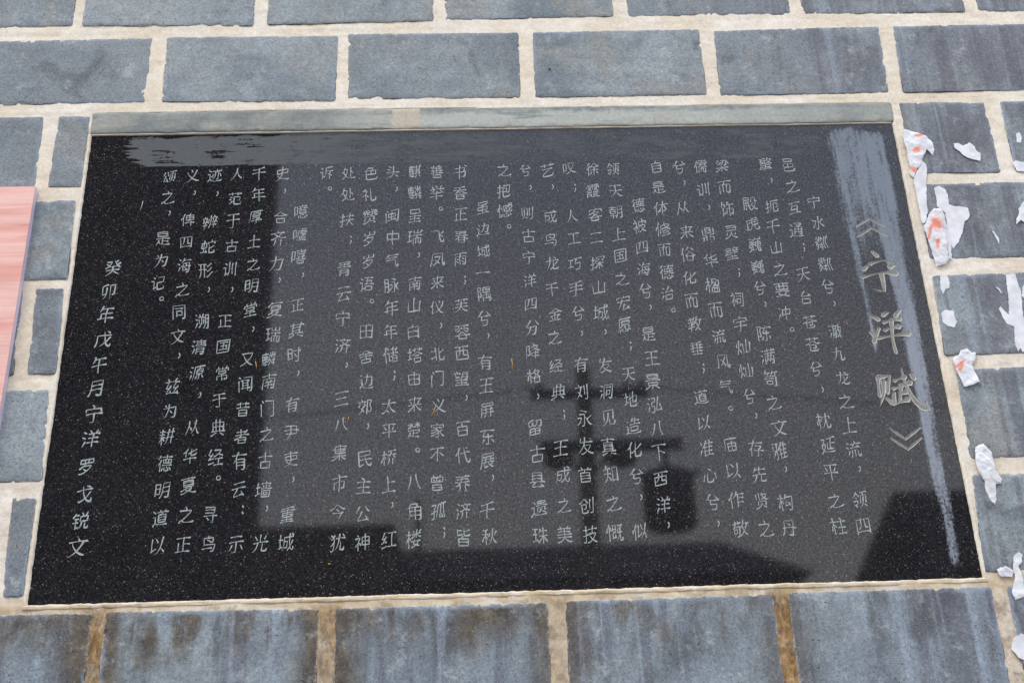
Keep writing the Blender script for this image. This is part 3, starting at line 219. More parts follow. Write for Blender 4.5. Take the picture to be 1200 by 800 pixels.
'景': [[50,31,27,32,25,33,25,45,74,45,74,33,73,32,50,31],[50,31,49,14,39,12],[64,23,67,24,82,15,85,15],[12,16,15,15,32,24,35,24],[24,76,76,76],[49,66,50,56],[49,66,25,66,24,67,24,86,75,86,76,67,75,66,49,66],[13,55,86,55]],
'曾': [[30,69,36,61],[66,87,62,82,61,76],[66,67,60,59],[48,75,48,53],[25,28,73,28],[29,88,32,87,35,82,35,75],[73,28,72,41,26,41,25,15,73,15,73,28],[61,76,79,75,79,54,77,53,19,53,20,75,61,76]],
'月': [[32,42,81,41],[33,63,81,63],[21,17,27,26,32,42,33,84,81,84,80,17,79,15,74,14,64,14,59,17]],
'有': [[32,44,75,44],[32,28,75,28],[15,75,86,75],[46,88,43,87,41,79,33,66,31,57,32,12],[14,42,25,53,34,59,75,59,75,14,73,12,67,11,63,11,58,14]],
'望': [[25,87,28,86,31,77],[57,72,83,72],[56,61,83,60],[50,38,50,12],[23,25,77,25],[12,77,46,77],[19,39,80,39],[14,12,86,12],[48,48,54,54,56,61,58,84,82,84,83,82,82,50,80,47,72,48],[22,77,22,53,43,58]],
'朝': [[59,41,85,40],[59,61,85,61],[17,52,46,52],[14,27,49,27,51,24,54,24],[31,39,31,12],[31,86,31,65],[14,77,48,77],[31,39,46,40,46,64,17,64,17,40,31,39],[49,13,54,20,59,41,59,82,84,83,85,14,82,12,74,12]],
'来': [[26,67,32,56],[77,69,74,67,67,54],[17,76,82,76],[49,86,49,12],[13,47,44,47,45,46,54,45,59,37,74,23,84,17,88,17],[11,17,17,18,28,27,45,45,54,47,85,47]],
'构': [[51,73,86,72,82,17,79,12,75,11,69,11,65,14],[57,59,48,33,69,36],[14,69,37,69],[27,87,27,12],[12,27,12,33,17,41,21,53,26,57,32,56,37,45],[63,48,66,46,72,32],[54,86,51,73,48,71,43,59]],
'枕': [[61,55,64,55,67,53,67,14,69,12,75,12,85,13,88,22,86,27],[12,69,36,69],[44,57,44,69,84,69,84,57],[62,87,62,63,57,41,46,21,37,12,34,12],[25,86,25,12],[11,27,11,33,15,41,19,51,24,56,28,56,31,55,35,49,35,45]],
'柱': [[59,88,63,87,66,79,69,77],[13,69,37,69],[47,43,83,43],[66,70,66,14],[45,70,85,70],[43,14,87,14],[25,87,25,12],[12,28,12,33,14,37,20,52,24,56,31,55,37,44]],
'格': [[25,87,25,12],[11,25,11,31,16,41,20,52,24,55,28,56,32,53,37,47,37,41,40,40,45,41,51,38,78,38,84,42,89,43],[56,78,77,77,78,74,73,64,67,58,58,50,49,44,48,15,80,15,80,37,82,43,62,57,51,71],[12,67,38,67,41,64,43,64,48,70,51,71,52,75,56,78,58,86,62,88]],
'桥': [[73,64,74,59,77,53,86,45],[54,42,54,32,52,25,47,17,42,12],[75,41,75,12],[12,70,35,70],[44,64,87,64],[62,82,60,67,56,61,55,58,44,45,41,44],[25,87,25,12],[11,28,11,33,15,40,19,53,24,57,30,56,34,50,34,46],[47,81,62,82,79,85,84,84]],
'梁': [[11,74,14,75,22,71],[12,14,19,15,32,24,40,30,42,36],[56,83,54,70,50,60,41,51,36,51],[40,73,33,63,27,62,20,54],[56,35,58,31,64,25,80,15,85,15],[74,75,80,73,85,60],[19,87,26,84,28,81],[49,43,49,12],[40,84,74,83,73,65,71,53,67,51,62,51,58,53],[13,37,56,35,59,37,85,37]],
'楚': [[49,31,74,31],[49,48,49,14],[15,48,82,48,79,39],[27,27,30,26,33,20,42,15,56,12,85,12],[68,86,68,58],[30,86,30,58],[53,79,66,79,69,73,74,72,85,61],[51,61,70,79,84,79],[14,79,26,79,32,73,35,72,42,66],[12,61,15,62,24,72,26,72,30,79,42,79],[28,38,27,27,24,25,19,17,14,13]],
'楹': [[69,37,69,14],[56,37,56,14],[13,67,34,67],[37,14,82,14,82,37,43,37,43,14],[41,84,71,83,71,74,85,74,84,57,80,46,75,46,72,48,67,48,54,58],[49,67,69,66,69,62,62,53,54,46,50,46],[24,87,24,12],[50,84,49,67,45,56,39,47,34,47],[11,25,11,31,19,50,22,51,24,54,27,56,30,53,34,47,34,41]],
'楼': [[24,59,30,55,33,46],[46,84,50,77],[40,12,59,17,61,20],[85,86,80,84,77,77],[75,38,75,32,68,20],[22,52,18,50,11,30],[14,69,32,69],[63,87,63,53],[40,38,86,38],[41,70,58,70,67,67,70,64,80,56,87,54],[40,53,47,56,59,67,69,70,85,70],[24,87,24,59,22,52,24,49,24,12],[58,46,58,42,53,37,50,27,59,23,61,20,68,20,70,18,83,13]],
'正': [[25,58,25,17],[51,51,79,51],[16,82,82,82],[51,82,51,17],[12,17,85,17]],
'殿': [[40,28,43,26,47,19],[29,27,24,15],[56,62,60,71,60,85,78,85,79,64,81,61,87,61],[42,63,42,36],[29,63,29,36],[17,53,42,53],[16,38,20,38,21,36,49,36],[17,71,47,71,47,85,17,85,16,38,11,16],[52,14,60,17,70,25,77,34,82,48,82,50,58,50,61,39,72,23,85,14,90,15]],
'民': [[50,65,50,50,56,33,61,24,71,16,80,15,84,24,82,28],[19,45,82,45],[19,65,75,65,75,84,19,85,19,17,25,17,43,23]],
'气': [[30,65,77,65],[22,52,70,52,72,32,77,15,80,12,87,13,88,16,87,25],[28,78,84,77],[30,86,28,78,25,77,15,60]],
'水': [[75,67,60,51],[14,64,33,64,35,64,35,58,25,35,20,28,13,22],[49,86,48,14,44,12,37,12,33,15],[50,59,54,57,56,53,60,51,62,45,75,30,83,24,86,24]],
'永': [[34,86,61,77],[13,51,34,51,33,45,28,35,22,25,15,20],[61,44,84,61],[25,69,50,68,51,53,50,50,49,14,45,12,37,12],[51,53,56,49,58,45,61,44,64,36,74,25,83,19,88,20]],
'治': [[19,85,30,79],[28,38,16,15],[14,61,24,55],[40,56,80,59],[59,88,56,87,53,79,41,62,40,56],[41,15,41,41,80,40,80,15,41,15],[69,75,79,64,80,59,84,55]],
'泓': [[70,84,67,59,59,18,84,20],[24,40,24,35,15,16],[35,83,51,82,51,63,37,63,35,51,35,43,50,43,50,37,49,25,46,15,42,12,35,12,32,14],[17,85,25,81],[13,61,21,57],[78,47,84,25,84,20,88,14]],
'洋': [[13,61,25,54],[77,86,72,76,71,71],[45,87,51,78,51,70],[18,84,28,77],[26,38,15,15],[37,32,87,32],[61,70,61,12],[42,51,82,51],[39,70,85,70]],
'洞': [[19,85,29,80],[50,69,74,69],[14,62,24,57],[38,12,39,84,85,84,85,15,84,13,79,12,75,12,71,14],[28,41,28,37,17,16],[53,33,72,33,72,54,53,55,53,27]],
'流': [[55,88,59,86,61,76],[27,40,28,37,15,15],[13,61,24,54],[54,75,53,70,46,62,44,56],[75,43,75,14,77,12,86,13,88,17,87,23],[59,44,59,15],[17,84,27,77],[43,44,41,25,37,17,33,13],[35,56,40,54,78,58],[36,75,85,75],[72,67,76,64,78,58,81,57,84,53]],
'济': [[23,40,24,36,14,15,15,11],[12,60,21,54],[46,41,46,32,44,23,37,15,31,12],[56,87,59,77],[73,40,73,12],[17,84,25,78],[35,76,85,76],[45,76,48,67,56,59,57,56,64,55,64,53,75,49,85,48,90,50],[35,46,48,50,56,53,57,55,64,57,71,66,74,76]],
'海': [[12,59,20,55,22,52],[52,38,56,38,62,32,63,24],[44,77,85,76],[17,85,27,79],[58,62,58,56,64,50,64,43],[24,37,15,15],[33,43,87,43],[62,12,72,11,76,15,79,31,80,62,44,62,40,24,84,24],[45,88,44,77,41,75,33,62]],
'清': [[12,61,23,55],[40,25,79,25],[26,40,25,33,16,15],[18,84,26,79],[40,37,79,37],[38,69,82,69],[37,80,84,80],[60,86,60,59],[33,59,87,59],[40,12,41,48,79,48,79,14,75,11,69,11,65,14]],
'源': [[17,85,27,80],[24,38,14,15],[86,83,38,83,37,39,33,24,28,14,28,11],[77,32,80,30,86,19],[51,31,45,19],[65,41,65,14,63,12,56,12],[12,61,22,56],[64,75,63,67],[49,54,82,54],[63,67,82,67,82,41,50,41,49,43,49,66,63,67]],
'溯': [[69,63,85,63],[22,40,23,35,15,15,15,12],[69,42,85,42],[37,86,40,79,39,71],[16,85,22,82],[14,61,22,56],[31,71,60,71],[33,59,34,38,58,38,58,59],[55,87,51,73,46,69,46,42,44,32,40,22,35,15],[60,12,65,20,69,37,69,84,85,84,85,14,84,12,77,12]],
'满': [[14,59,22,54],[51,37,56,34,57,30],[67,37,71,35,75,27],[18,84,26,79],[25,37,15,15],[50,87,50,74],[35,64,86,64],[34,80,86,80],[71,87,71,74],[37,12,37,51,83,51,84,14,82,11,74,11],[53,64,51,37,45,25],[69,64,67,37,60,22]],
'澈': [[22,40,22,35,14,14],[75,27,79,24,84,15],[15,84,20,81],[35,39,54,39],[35,27,54,27],[75,27,71,24,66,15],[12,61,18,57],[35,11,35,51,54,51,54,16,53,12,48,11],[31,78,59,78],[69,71,83,71,79,40,78,38,75,37],[71,87,69,71,67,69,66,58,63,56,62,52],[66,58,69,55,71,43,72,39,75,37,75,27],[43,87,46,80,40,75,35,61,54,62,53,69]],
'灵': [[24,45,19,34],[48,37,51,35,54,30,62,23,72,17,84,14,90,17],[49,50,48,37],[9,15,15,14,32,20,41,27,45,34,48,37],[24,72,75,72],[76,45,71,33],[20,85,75,85,75,59,20,59]],
'灿': [[66,86,66,17],[38,71,35,58],[25,35,29,34,35,25,36,20],[16,69,13,53,14,49],[47,66,48,17,85,17,85,66],[27,86,25,35,15,14]],
'犹': [[66,52,67,15,72,13,84,14,87,22,85,28],[30,50,26,49,14,35],[73,84,80,75],[40,66,86,66],[57,85,54,43,47,25,38,14],[14,84,17,84,24,76,30,61,31,47,30,24,27,15,21,12,18,12,14,15],[32,83,22,70,15,64,12,64]],
'玉': [[75,30,77,28],[48,82,48,16],[21,51,77,51],[12,16,85,16],[17,82,81,82]],
'王': [[49,82,49,17],[21,51,77,51],[17,82,81,82],[12,16,86,16]],
'珠': [[12,55,32,55],[22,80,22,26],[11,80,34,80],[47,71,82,70],[63,86,63,12],[41,48,60,48,66,41,69,41,78,26,86,18],[37,17,48,27,57,40,59,41,66,48,86,48],[9,23,12,22,22,26,35,28],[49,82,47,71,41,59]],
'瑞': [[62,87,62,69],[71,41,71,12],[12,81,30,81],[21,81,21,25],[13,55,28,55],[62,55,61,43,56,38,56,12],[43,83,44,69,83,69,84,82],[42,12,42,41,85,41,85,14,83,11,80,11],[39,56,87,56],[12,22,21,25,32,27,34,31]],
'田': [[17,20,82,20],[17,53,82,53],[48,84,48,20],[16,15,17,84,82,83,82,15]],
'由': [[18,43,80,43],[49,86,49,17],[49,17,18,17,18,69,80,69,80,17,49,17]],
'留': [[50,42,50,14],[23,28,76,28],[50,42,76,42,76,14,23,14,23,42,50,42],[52,82,83,82,82,64,80,55,77,53,70,53,67,55],[35,71,38,69,40,61,45,54,48,53,51,53,55,57,60,66,62,74,62,82],[42,85,38,86,20,81,18,79,18,56,26,57,40,61]],
'癸': [[61,76,72,84],[48,36,49,32,83,14],[18,83,40,83,40,79,35,69,32,66,30,65,27,59,11,51],[17,73,28,65,30,56,49,56,68,56,74,66,85,74],[54,87,58,79,61,76,62,72,66,67,80,54,84,53,87,53],[18,38,46,38,48,36,51,38,81,38],[49,56,48,36,45,28,33,19,23,14,15,12]],
'白': [[21,18,77,18],[21,45,77,45],[47,86,43,72],[20,11,21,72,77,72,77,12]],
'百': [[24,42,75,42],[48,84,46,65],[14,84,85,84],[46,65,24,64,24,19,75,19,75,64,46,65]],
'皆': [[53,73,59,74,79,80],[21,28,72,28],[20,77,41,77],[48,53,43,51,41,43],[53,86,53,61,54,56,62,55,79,56,82,58,82,62],[21,28,21,14,72,14,72,42,71,43,22,43,21,28],[20,86,20,57,41,60,45,64]],
'真': [[62,20,82,12,87,13],[14,12,17,12,35,20,40,20],[25,49,72,49],[25,58,72,58],[25,39,72,39],[12,28,85,28],[15,80,83,80],[53,89,49,87,47,69],[25,28,25,68,47,69,72,69,72,28]],
'知': [[32,38,36,37,40,32,48,22,48,19],[59,20,85,20],[15,51,49,51],[59,14,59,79,85,78,85,15],[22,75,47,75],[24,87,22,75,15,62],[33,75,32,38,25,24,15,13]],
'示': [[28,46,20,31,13,24],[50,61,50,17,45,15,36,15,32,17],[22,84,78,84],[69,46,72,46,74,43,84,24],[14,62,85,62]],
'礼': [[58,86,58,20,59,15,61,14,68,13,83,14,87,22,87,28,85,32],[27,85,31,80,30,71],[15,71,38,71,38,65,31,56,28,49,28,12],[12,39,23,47,32,49,43,38]],
'神': [[26,85,30,80],[48,54,85,54],[66,87,66,12],[48,54,48,73,85,73,85,36,48,36,48,54],[15,71,37,71,36,66,28,54,26,45,26,12],[12,36,14,40,20,46,30,50,36,45,39,38]],
'祠': [[22,87,27,80,27,72],[46,67,72,67],[44,82,85,82,85,14,82,12,78,11,74,11,71,13],[48,30,69,30,69,52,48,53,48,25],[15,72,35,72,34,66,28,55,26,49,26,12],[13,36,15,41,26,49,32,48,37,42,37,39]],
'秋': [[52,66,48,50],[88,69,84,67,77,50],[65,45,68,43,71,34,77,22,84,15,87,14],[12,61,41,61],[28,82,27,51,28,48,28,12],[11,25,11,30,18,40,22,48,27,51,31,51,34,50,38,43,38,39],[14,80,28,82,38,85],[66,87,65,45,62,43,59,32,51,19,45,13,40,13]],
'笥': [[33,78,33,74,37,69],[71,78,74,70],[25,20,56,20,56,37,25,37,25,20],[15,50,64,50],[20,62,75,62,77,61,76,14,74,12,66,11,60,15],[59,79,87,79],[24,79,33,78,46,79],[29,88,25,87,24,79,20,77,15,69],[60,86,59,79,51,69,52,62]],
'粼': [[20,28,25,25],[12,55,21,59,30,69,33,71],[19,84,24,80],[43,64,48,61],[70,82,61,50,72,16],[84,84,74,51,81,35,87,17,89,15],[42,79,46,80,51,85],[39,33,38,23,58,23],[51,50,51,11],[38,41,56,41],[20,42,31,41,31,37,24,20,16,13],[24,51,21,48,20,42,12,31],[14,72,33,71,37,72,54,72],[35,87,35,74,33,71,35,67,35,54]],
'红': [[13,15,38,20],[15,56,24,56,27,54],[28,84,24,74,16,61,15,56],[36,63,32,56,27,54],[27,54,27,50,20,41,18,35],[66,75,66,15],[45,15,86,15],[46,76,84,76],[13,34,38,37]],
'经': [[12,17,35,22,38,25],[64,40,64,12],[66,62,85,52],[35,65,32,58,26,55],[26,55,27,51,20,43,18,37],[27,84,15,61,16,58,26,55],[46,40,83,40],[41,12,87,12],[13,35,18,37,33,38,38,42],[46,81,77,81,77,79,76,75,67,66,66,62,60,61,46,52,41,51]],
'罗': [[37,40,46,33,51,27],[60,85,60,66],[40,85,40,69,41,60,38,52],[40,85,81,85,82,84,82,67,19,66,19,85,40,85],[17,41,21,41,33,51,38,52,74,51,75,50,69,38,58,28,51,27,50,24,35,17,19,14,15,15]],
'美': [[28,87,34,80,34,74],[70,87,64,80,64,75],[48,35,53,34,54,28,56,25,71,15,80,12,89,14],[11,13,18,12,35,19,43,27,45,34,48,35],[20,61,77,61],[15,35,85,35],[49,74,48,35],[13,48,86,48],[17,74,82,74]],
'者': [[32,29,75,29],[21,76,67,76,71,74],[45,86,45,61,48,54,40,48,39,45],[14,58,51,58,61,59,64,58,87,58],[9,38,15,37,26,41,39,45,42,43,74,43,75,42,75,14,32,14,32,43],[80,83,76,77,71,74,70,71,63,65,61,59]],
'而': [[38,65,38,17],[59,65,59,17],[48,84,45,66],[12,84,86,84],[17,14,17,65,81,64,80,16,79,14,71,14,66,16]],
'耕': [[15,63,37,63],[48,43,87,43],[14,77,38,77],[59,86,58,35,51,19,44,12],[50,70,86,70],[77,87,77,12],[26,87,26,12],[13,48,25,48,28,41,32,40,38,32,38,28],[38,48,27,47,25,40,20,37,11,22,11,19]],
'脉': [[54,87,73,80],[43,53,54,53,53,41,48,32,42,23,34,23],[15,63,33,63],[15,41,33,41],[48,69,66,69,67,51,72,48,74,41,77,33,85,24],[84,61,75,50,66,48,65,13,56,11,51,14],[11,11,11,14,15,38,15,84,34,83,34,15,32,12,26,11,24,13]],
'自': [[22,55,76,55],[22,35,76,35],[51,89,47,87,45,75],[45,75,22,74,22,16,76,16,76,74,45,75]],
'舍': [[49,34,25,34,24,15,74,15,74,33,72,34,49,34],[49,64,49,34],[16,50,82,50],[28,67,30,64,49,64,67,64,69,68],[14,61,24,67,28,67,31,71,48,84,51,84,69,68,85,62]],
'色': [[35,79,61,78,59,72,50,59,50,40],[12,59,19,62,25,61,78,61,78,40,23,40],[41,87,37,86,35,79,32,77,22,66,23,20,24,15,27,13,34,12,75,12,84,15,86,20,86,25]],
'艺': [[62,54,60,49,30,30,24,23,24,17,28,14,34,12,76,12,80,14,83,17,84,25,82,28],[65,85,65,68],[14,76,84,76],[34,85,34,68],[22,55,59,55,62,54,74,55]],
'芙': [[48,38,52,36,60,24,69,17,83,12,90,14],[20,58,79,58],[64,87,64,71],[13,79,84,79],[33,87,33,71],[14,40,45,40,48,38,51,40,85,40],[48,67,48,38,46,36,43,30,38,24,27,17,14,12,9,14]],
'苍': [[28,45,66,45,66,31,63,27,51,26,47,29],[24,50,28,45],[28,45,28,18,32,13,38,12,72,12,75,14,77,22],[66,85,66,70],[13,77,85,77],[33,85,33,70],[8,49,14,47,24,50,50,66,59,59,74,51,84,48,90,50]],
'范': [[13,46,25,41],[19,62,30,56],[65,37,77,37,78,41,78,59,44,60,44,18,47,14,53,12,77,12,84,15,85,22],[32,32,15,14],[64,86,64,71],[12,79,85,79],[33,86,33,71]],
'蓉': [[46,74,49,71,50,67],[64,82,64,75],[62,58,66,57,80,48],[33,82,33,75],[20,48,37,59],[13,82,85,82],[15,57,16,66,50,67,82,66,83,65,83,57],[29,34,33,40,40,44,46,50,50,51,65,40,70,34,71,31,71,14,28,14,28,31,29,34],[9,30,15,29,22,33,29,34,32,33,66,33,70,34,85,30,90,32]],
'虎': [[22,13,27,12,38,19,41,26,41,35,62,35,64,34,64,17,66,13,83,13,85,15,86,20,84,25],[49,80,79,80],[31,54,72,58],[14,11,14,14,19,32,20,69,82,69,84,67,82,60],[49,86,48,56,49,48,51,46,54,45,79,45,84,48,83,53]],
'虽': [[66,28,73,25,75,19],[49,69,24,69,24,85,74,85,73,69,49,69],[49,35,77,35,77,54,20,53,20,35,49,35],[49,69,49,18],[13,15,72,18,75,19,80,18,84,14]],
'蛇': [[57,38,63,40,82,50],[65,86,67,81,67,73],[26,43,39,43,38,71,14,71,14,43,26,43],[26,85,26,20],[48,64,48,73,85,73,85,64],[10,18,15,17,40,21],[56,58,57,14,60,12,82,12,85,13,87,18,87,23,85,27],[38,32,43,16]],
'被': [[30,46,35,37],[35,52,30,46],[19,87,23,84,25,79,24,71],[64,87,64,52],[82,62,85,71,84,74,45,74,45,36,41,24,37,14],[45,52,81,51,79,41,71,29,60,19,48,12],[53,52,54,45,59,35,69,22,84,13,87,14],[12,71,32,71,32,66,24,50,24,12],[11,37,18,45,24,47,30,46]],
'西': [[58,84,58,47,59,43,62,41,81,41],[14,84,85,84],[81,41,80,64,18,64,18,20,81,20,81,41],[39,84,39,58,37,51,33,44,27,40,18,40]],
'要': [[67,40,67,35,58,26,57,22],[29,28,32,27,45,24,46,22],[24,27,29,28],[14,85,84,85],[59,85,59,54],[40,53,37,54,19,54,19,72,79,72,80,71,80,54,43,54,40,53],[12,41,85,41],[38,85,38,55,40,53,41,48,39,43,33,39,29,28],[11,16,14,14,25,14,44,19,46,22,57,22,61,20,79,14,83,15]],
'见': [[54,40,54,20,55,18,58,16,77,15,82,17,86,25,84,31],[48,69,46,45,42,33,36,25,27,19,15,15],[24,40,24,84,74,84,74,41]],
'角': [[28,50,82,50],[54,66,54,14],[27,32,82,32],[61,67,67,80,66,82,39,82,36,81,30,74,28,67,27,32,25,24,19,13],[15,62,19,62,22,66,28,67,82,66,82,14,80,12,69,12]],
'训': [[20,84,30,75],[85,85,85,14],[66,81,66,24],[48,85,47,39,45,25,40,15],[26,22,35,27],[13,60,25,59,26,22,24,17]],
'记': [[26,20,33,22,37,25],[22,82,30,75],[45,81,80,80,80,52,46,51,46,25,48,15,54,13,81,14,84,16,86,20,85,28],[12,59,26,59,26,20,23,15]],
'诉': [[20,83,30,74],[26,22,33,24,37,28],[48,59,87,59],[57,43,67,39,72,34,76,33,84,28],[70,59,70,12],[84,85,78,86,48,79,46,36,40,15,40,12],[12,59,25,58,26,22,25,19,22,14]],
'语': [[18,84,27,75],[24,22,29,22,37,27],[80,15,43,15,43,37,79,38,80,37,80,15],[40,85,84,85],[58,85,51,51],[42,69,77,69,76,51],[37,51,87,51],[12,60,24,60,24,22,21,14]],
'贤': [[24,27,24,48,71,48,72,46,72,27],[16,82,15,59],[54,24,79,14],[11,14,17,12,40,22,46,29,47,38],[33,86,33,56],[48,84,77,83,74,75,66,66,49,57,43,56],[48,84,50,78,59,66,72,58,80,56,84,56]],
'赋': [[58,42,66,42],[29,27,34,17],[24,69,23,33,19,22,12,14],[14,35,14,82,34,82,34,35],[46,80,62,80],[80,85,85,77],[42,66,86,66],[72,87,72,54,75,27,80,14,81,12,85,12,87,14,88,22,87,27],[58,57,58,19],[46,51,46,16,68,19]],
'赞': [[25,26,25,48,72,48,74,47,74,27],[15,14,20,12,28,14,42,20,48,27,49,37],[23,71,21,61,17,56,12,54],[54,22,58,22,80,13],[62,71,62,64,59,60,55,56,51,57],[12,71,45,71],[69,87,69,74,74,68,74,58,77,56,86,57,87,59,86,62],[53,71,86,71],[15,78,19,82,43,82],[58,87,58,82,82,81],[30,82,30,73,35,69,35,58,47,60]],
'辨': [[54,86,53,41,50,28,45,18],[70,87,74,83,75,75],[22,85,24,75],[17,71,15,68,17,59],[64,69,67,66,68,59],[43,68,41,46],[12,36,33,36],[62,33,85,33],[62,75,85,75],[12,75,34,75],[62,52,87,52],[83,69,79,54,74,50,74,12],[11,52,35,52],[32,69,28,55,23,50,22,25,20,19,14,13]],
'边': [[24,24,27,23,37,15,50,13,81,14,88,16],[12,58,24,57,24,24],[24,24,20,23,12,16,12,11],[19,83,25,76],[38,72,83,71,82,51,80,32,75,27,67,27,64,28],[58,85,55,57,51,45,47,37,40,30,33,28]],
'迹': [[80,59,86,42,88,40],[69,74,69,26,67,24,60,24],[12,55,24,54,24,22],[15,80,18,80,26,73,30,73],[58,87,61,81,62,74],[24,22,19,20,12,12],[54,74,54,53,52,43,48,34,40,24],[41,60,38,48,33,41],[24,22,27,21,42,13,48,12,82,12,88,15],[38,74,86,74]],
'通': [[49,77,63,72,63,68],[40,85,77,85],[24,24,17,21,12,14],[24,24,35,17,47,14,85,15,90,19],[12,54,24,54,24,24],[14,84,25,73],[40,40,82,40],[40,53,82,53],[77,85,76,80,67,75,61,65,61,27],[40,26,40,66,60,66,63,68,70,66,82,66,82,27,80,25,73,25,71,27]],
'造': [[12,14,19,19,23,20],[22,75,24,73],[23,20,39,14,50,12,85,13,90,17],[11,52,23,51,23,20],[41,34,41,45,78,45,77,26,41,26,41,34],[60,86,60,59],[43,76,81,75],[35,58,85,58],[48,87,45,85,43,76,37,68]],
'道': [[46,86,49,82,48,75],[74,85,70,79,69,75],[59,74,57,62],[14,83,24,72],[41,50,78,50],[24,22,44,13,71,12,85,13,87,15],[12,54,24,54,24,22],[24,22,17,18,12,14,12,9],[41,37,78,37],[57,62,77,62,78,26,77,25,43,25,41,26,41,61,57,62],[35,75,85,75]],
'遗': [[22,80,26,74],[24,23,37,15,50,12,86,13,90,17],[59,43,59,37,56,31,50,27,39,24],[12,56,24,56,24,23],[67,30,84,24],[24,23,18,21,12,15,12,11],[41,36,41,52,78,52,79,37],[59,82,59,62],[59,82,79,82,80,80,80,73,79,72,41,72,40,73,40,81,41,82,59,82],[33,61,86,61]],
'邑': [[45,57,45,37],[71,82,69,85,22,85,22,70,69,69,71,71,71,82],[16,37,75,37,75,57,16,57,16,21,19,15,27,14,71,14,79,16,81,20,81,23,85,25]],
'郊': [[42,66,50,54],[68,27,73,24,78,24,82,25,85,30,85,39,83,45,74,56,82,74,84,82,62,82,62,12],[23,66,14,51],[32,86,34,80,33,74],[14,74,52,74],[23,46,32,38,45,22],[45,52,41,50,37,40,30,28,19,17,14,14]],
'重': [[12,71,85,71],[19,25,81,25],[22,48,77,48],[49,82,49,12],[12,12,86,12],[77,48,76,59,22,59,22,38,23,37,75,37,77,38,77,48],[18,83,20,81,30,81,49,82,71,85,79,84]],
'金': [[27,31,32,21],[75,33,71,32,64,20],[49,58,49,12],[18,40,80,40],[26,63,30,58,69,58,74,64],[14,12,84,12],[9,60,15,59,23,63,26,63,46,80,50,82,59,73,74,64,84,59,89,60]],
'锐': [[51,87,57,77,56,69],[19,77,37,77],[71,46,71,18,72,14,75,12,85,13,87,14,88,21],[57,46,56,33,53,24,50,20,41,12],[77,87,73,70],[13,43,36,43],[25,61,25,18],[17,61,35,61],[57,46,47,48,47,69,73,70,82,69,82,47,57,46],[22,86,19,77,11,67],[22,14,25,18,36,21]],
'门': [[16,68,16,12],[22,85,28,75],[40,84,82,83,82,14,80,12,67,12]],
'闻': [[40,83,82,83,82,15,81,13,71,13],[35,54,62,54],[35,42,62,42],[16,67,16,12],[19,86,25,79],[35,67,35,28],[62,67,62,20],[28,67,69,67],[27,27,71,30]],
'闽': [[16,67,16,12],[21,84,27,75],[40,82,82,82,82,17,81,13,74,12,71,15],[49,42,67,42,67,60,30,61,30,43,49,42],[49,71,49,25],[28,23,67,27],[66,33,67,27,71,23]],
'陈': [[20,34,24,32,28,32,31,37,29,52,24,60,30,77,30,82,12,82,12,11],[45,33,37,17],[77,33,84,19],[61,60,61,14,59,12,53,11],[54,87,53,77,43,53,43,48,80,47],[39,74,84,74]],
'降': [[18,35,22,32,27,32,31,37,32,45,30,50,24,61,30,77,30,83,12,83,12,12],[43,43,80,43],[43,35,42,25,84,25],[63,49,63,12],[54,80,74,80,75,79,74,73,65,64,56,59,40,53,36,54],[49,75,59,64,66,60,82,53,88,55],[58,88,55,85,54,80,50,79,49,75,45,74,40,70]],
'隅': [[21,36,24,34,28,34,32,38,32,52,25,63,31,78,32,84,14,85,14,13],[44,72,80,72],[41,12,41,46,83,46,84,15,82,13,75,14],[62,85,62,28],[62,85,80,85,80,58,45,58,44,59,44,85,62,85],[48,27,52,26,75,28],[73,37,77,25]],
'雅': [[35,52,31,49,25,37,12,20],[55,53,85,53],[55,35,85,35],[56,71,86,71],[72,85,74,79,74,16],[15,82,43,82],[19,73,16,53,44,53,46,55,49,62,54,64],[60,87,54,64,55,61,55,16,87,16],[37,82,37,54,35,52,37,49,37,15,34,13,27,12]],
'集': [[56,31,59,26,73,18,84,14,88,15],[47,31,49,28,49,12],[24,56,77,56],[27,79,80,78],[51,87,53,82,51,74,51,45],[12,32,56,31,59,32,86,32],[12,65,19,71,23,69,25,66,77,66],[30,87,27,79,24,77,23,73,24,45,84,45],[10,14,14,13,33,22,41,27,43,30,47,31,49,33,49,37]],
'雨': [[58,37,71,29],[28,53,40,48],[27,37,38,29],[59,54,71,47],[17,14,17,66,81,66,81,17,79,15,73,14,69,14,66,17],[49,84,49,15],[13,84,85,84]],
'霞': [[16,30,41,30],[21,61,36,61],[58,68,72,68],[16,20,41,20],[23,68,37,68],[58,61,73,61],[45,14,54,14,61,17,62,19],[53,52,77,52,79,51,79,42,52,41],[47,85,47,61],[12,67,13,76,82,76,82,67],[18,85,77,85],[16,41,41,41,41,51,17,52,16,51,16,14],[69,19,77,28,78,32,77,32,58,32,56,27,61,22,62,19,69,19,71,17,81,14,88,15]],
'青': [[25,25,73,25],[25,37,73,37],[49,82,49,59],[22,71,77,71],[25,12,26,48,73,48,73,14,70,11,60,11,58,13],[12,59,85,59],[19,82,80,82]],
'颂': [[68,58,68,36,65,26,57,17,50,14],[15,23,39,26],[35,85,42,59],[75,24,82,19],[21,85,17,71,12,59],[69,84,66,70],[26,58,23,45,16,28,15,23],[53,33,53,69,66,70,84,69,84,33],[50,85,87,85],[35,42,39,26,42,20]],
'领': [[29,62,32,57],[69,58,68,36,66,25,56,14,50,12,46,12],[28,81,35,77,45,64],[69,82,67,67],[17,47,40,46,37,36,27,23],[74,23,87,12],[54,32,54,67,83,67,84,32],[53,82,86,82],[19,28,27,23,31,17],[30,87,28,81,12,61]],
'风': [[12,16,16,23,20,35,22,53,22,85,74,85,75,49,77,24,81,16,86,16,88,25,87,30],[64,74,60,72,56,59,48,45,38,32,30,25],[36,66,48,52,51,45,55,41,64,27]],
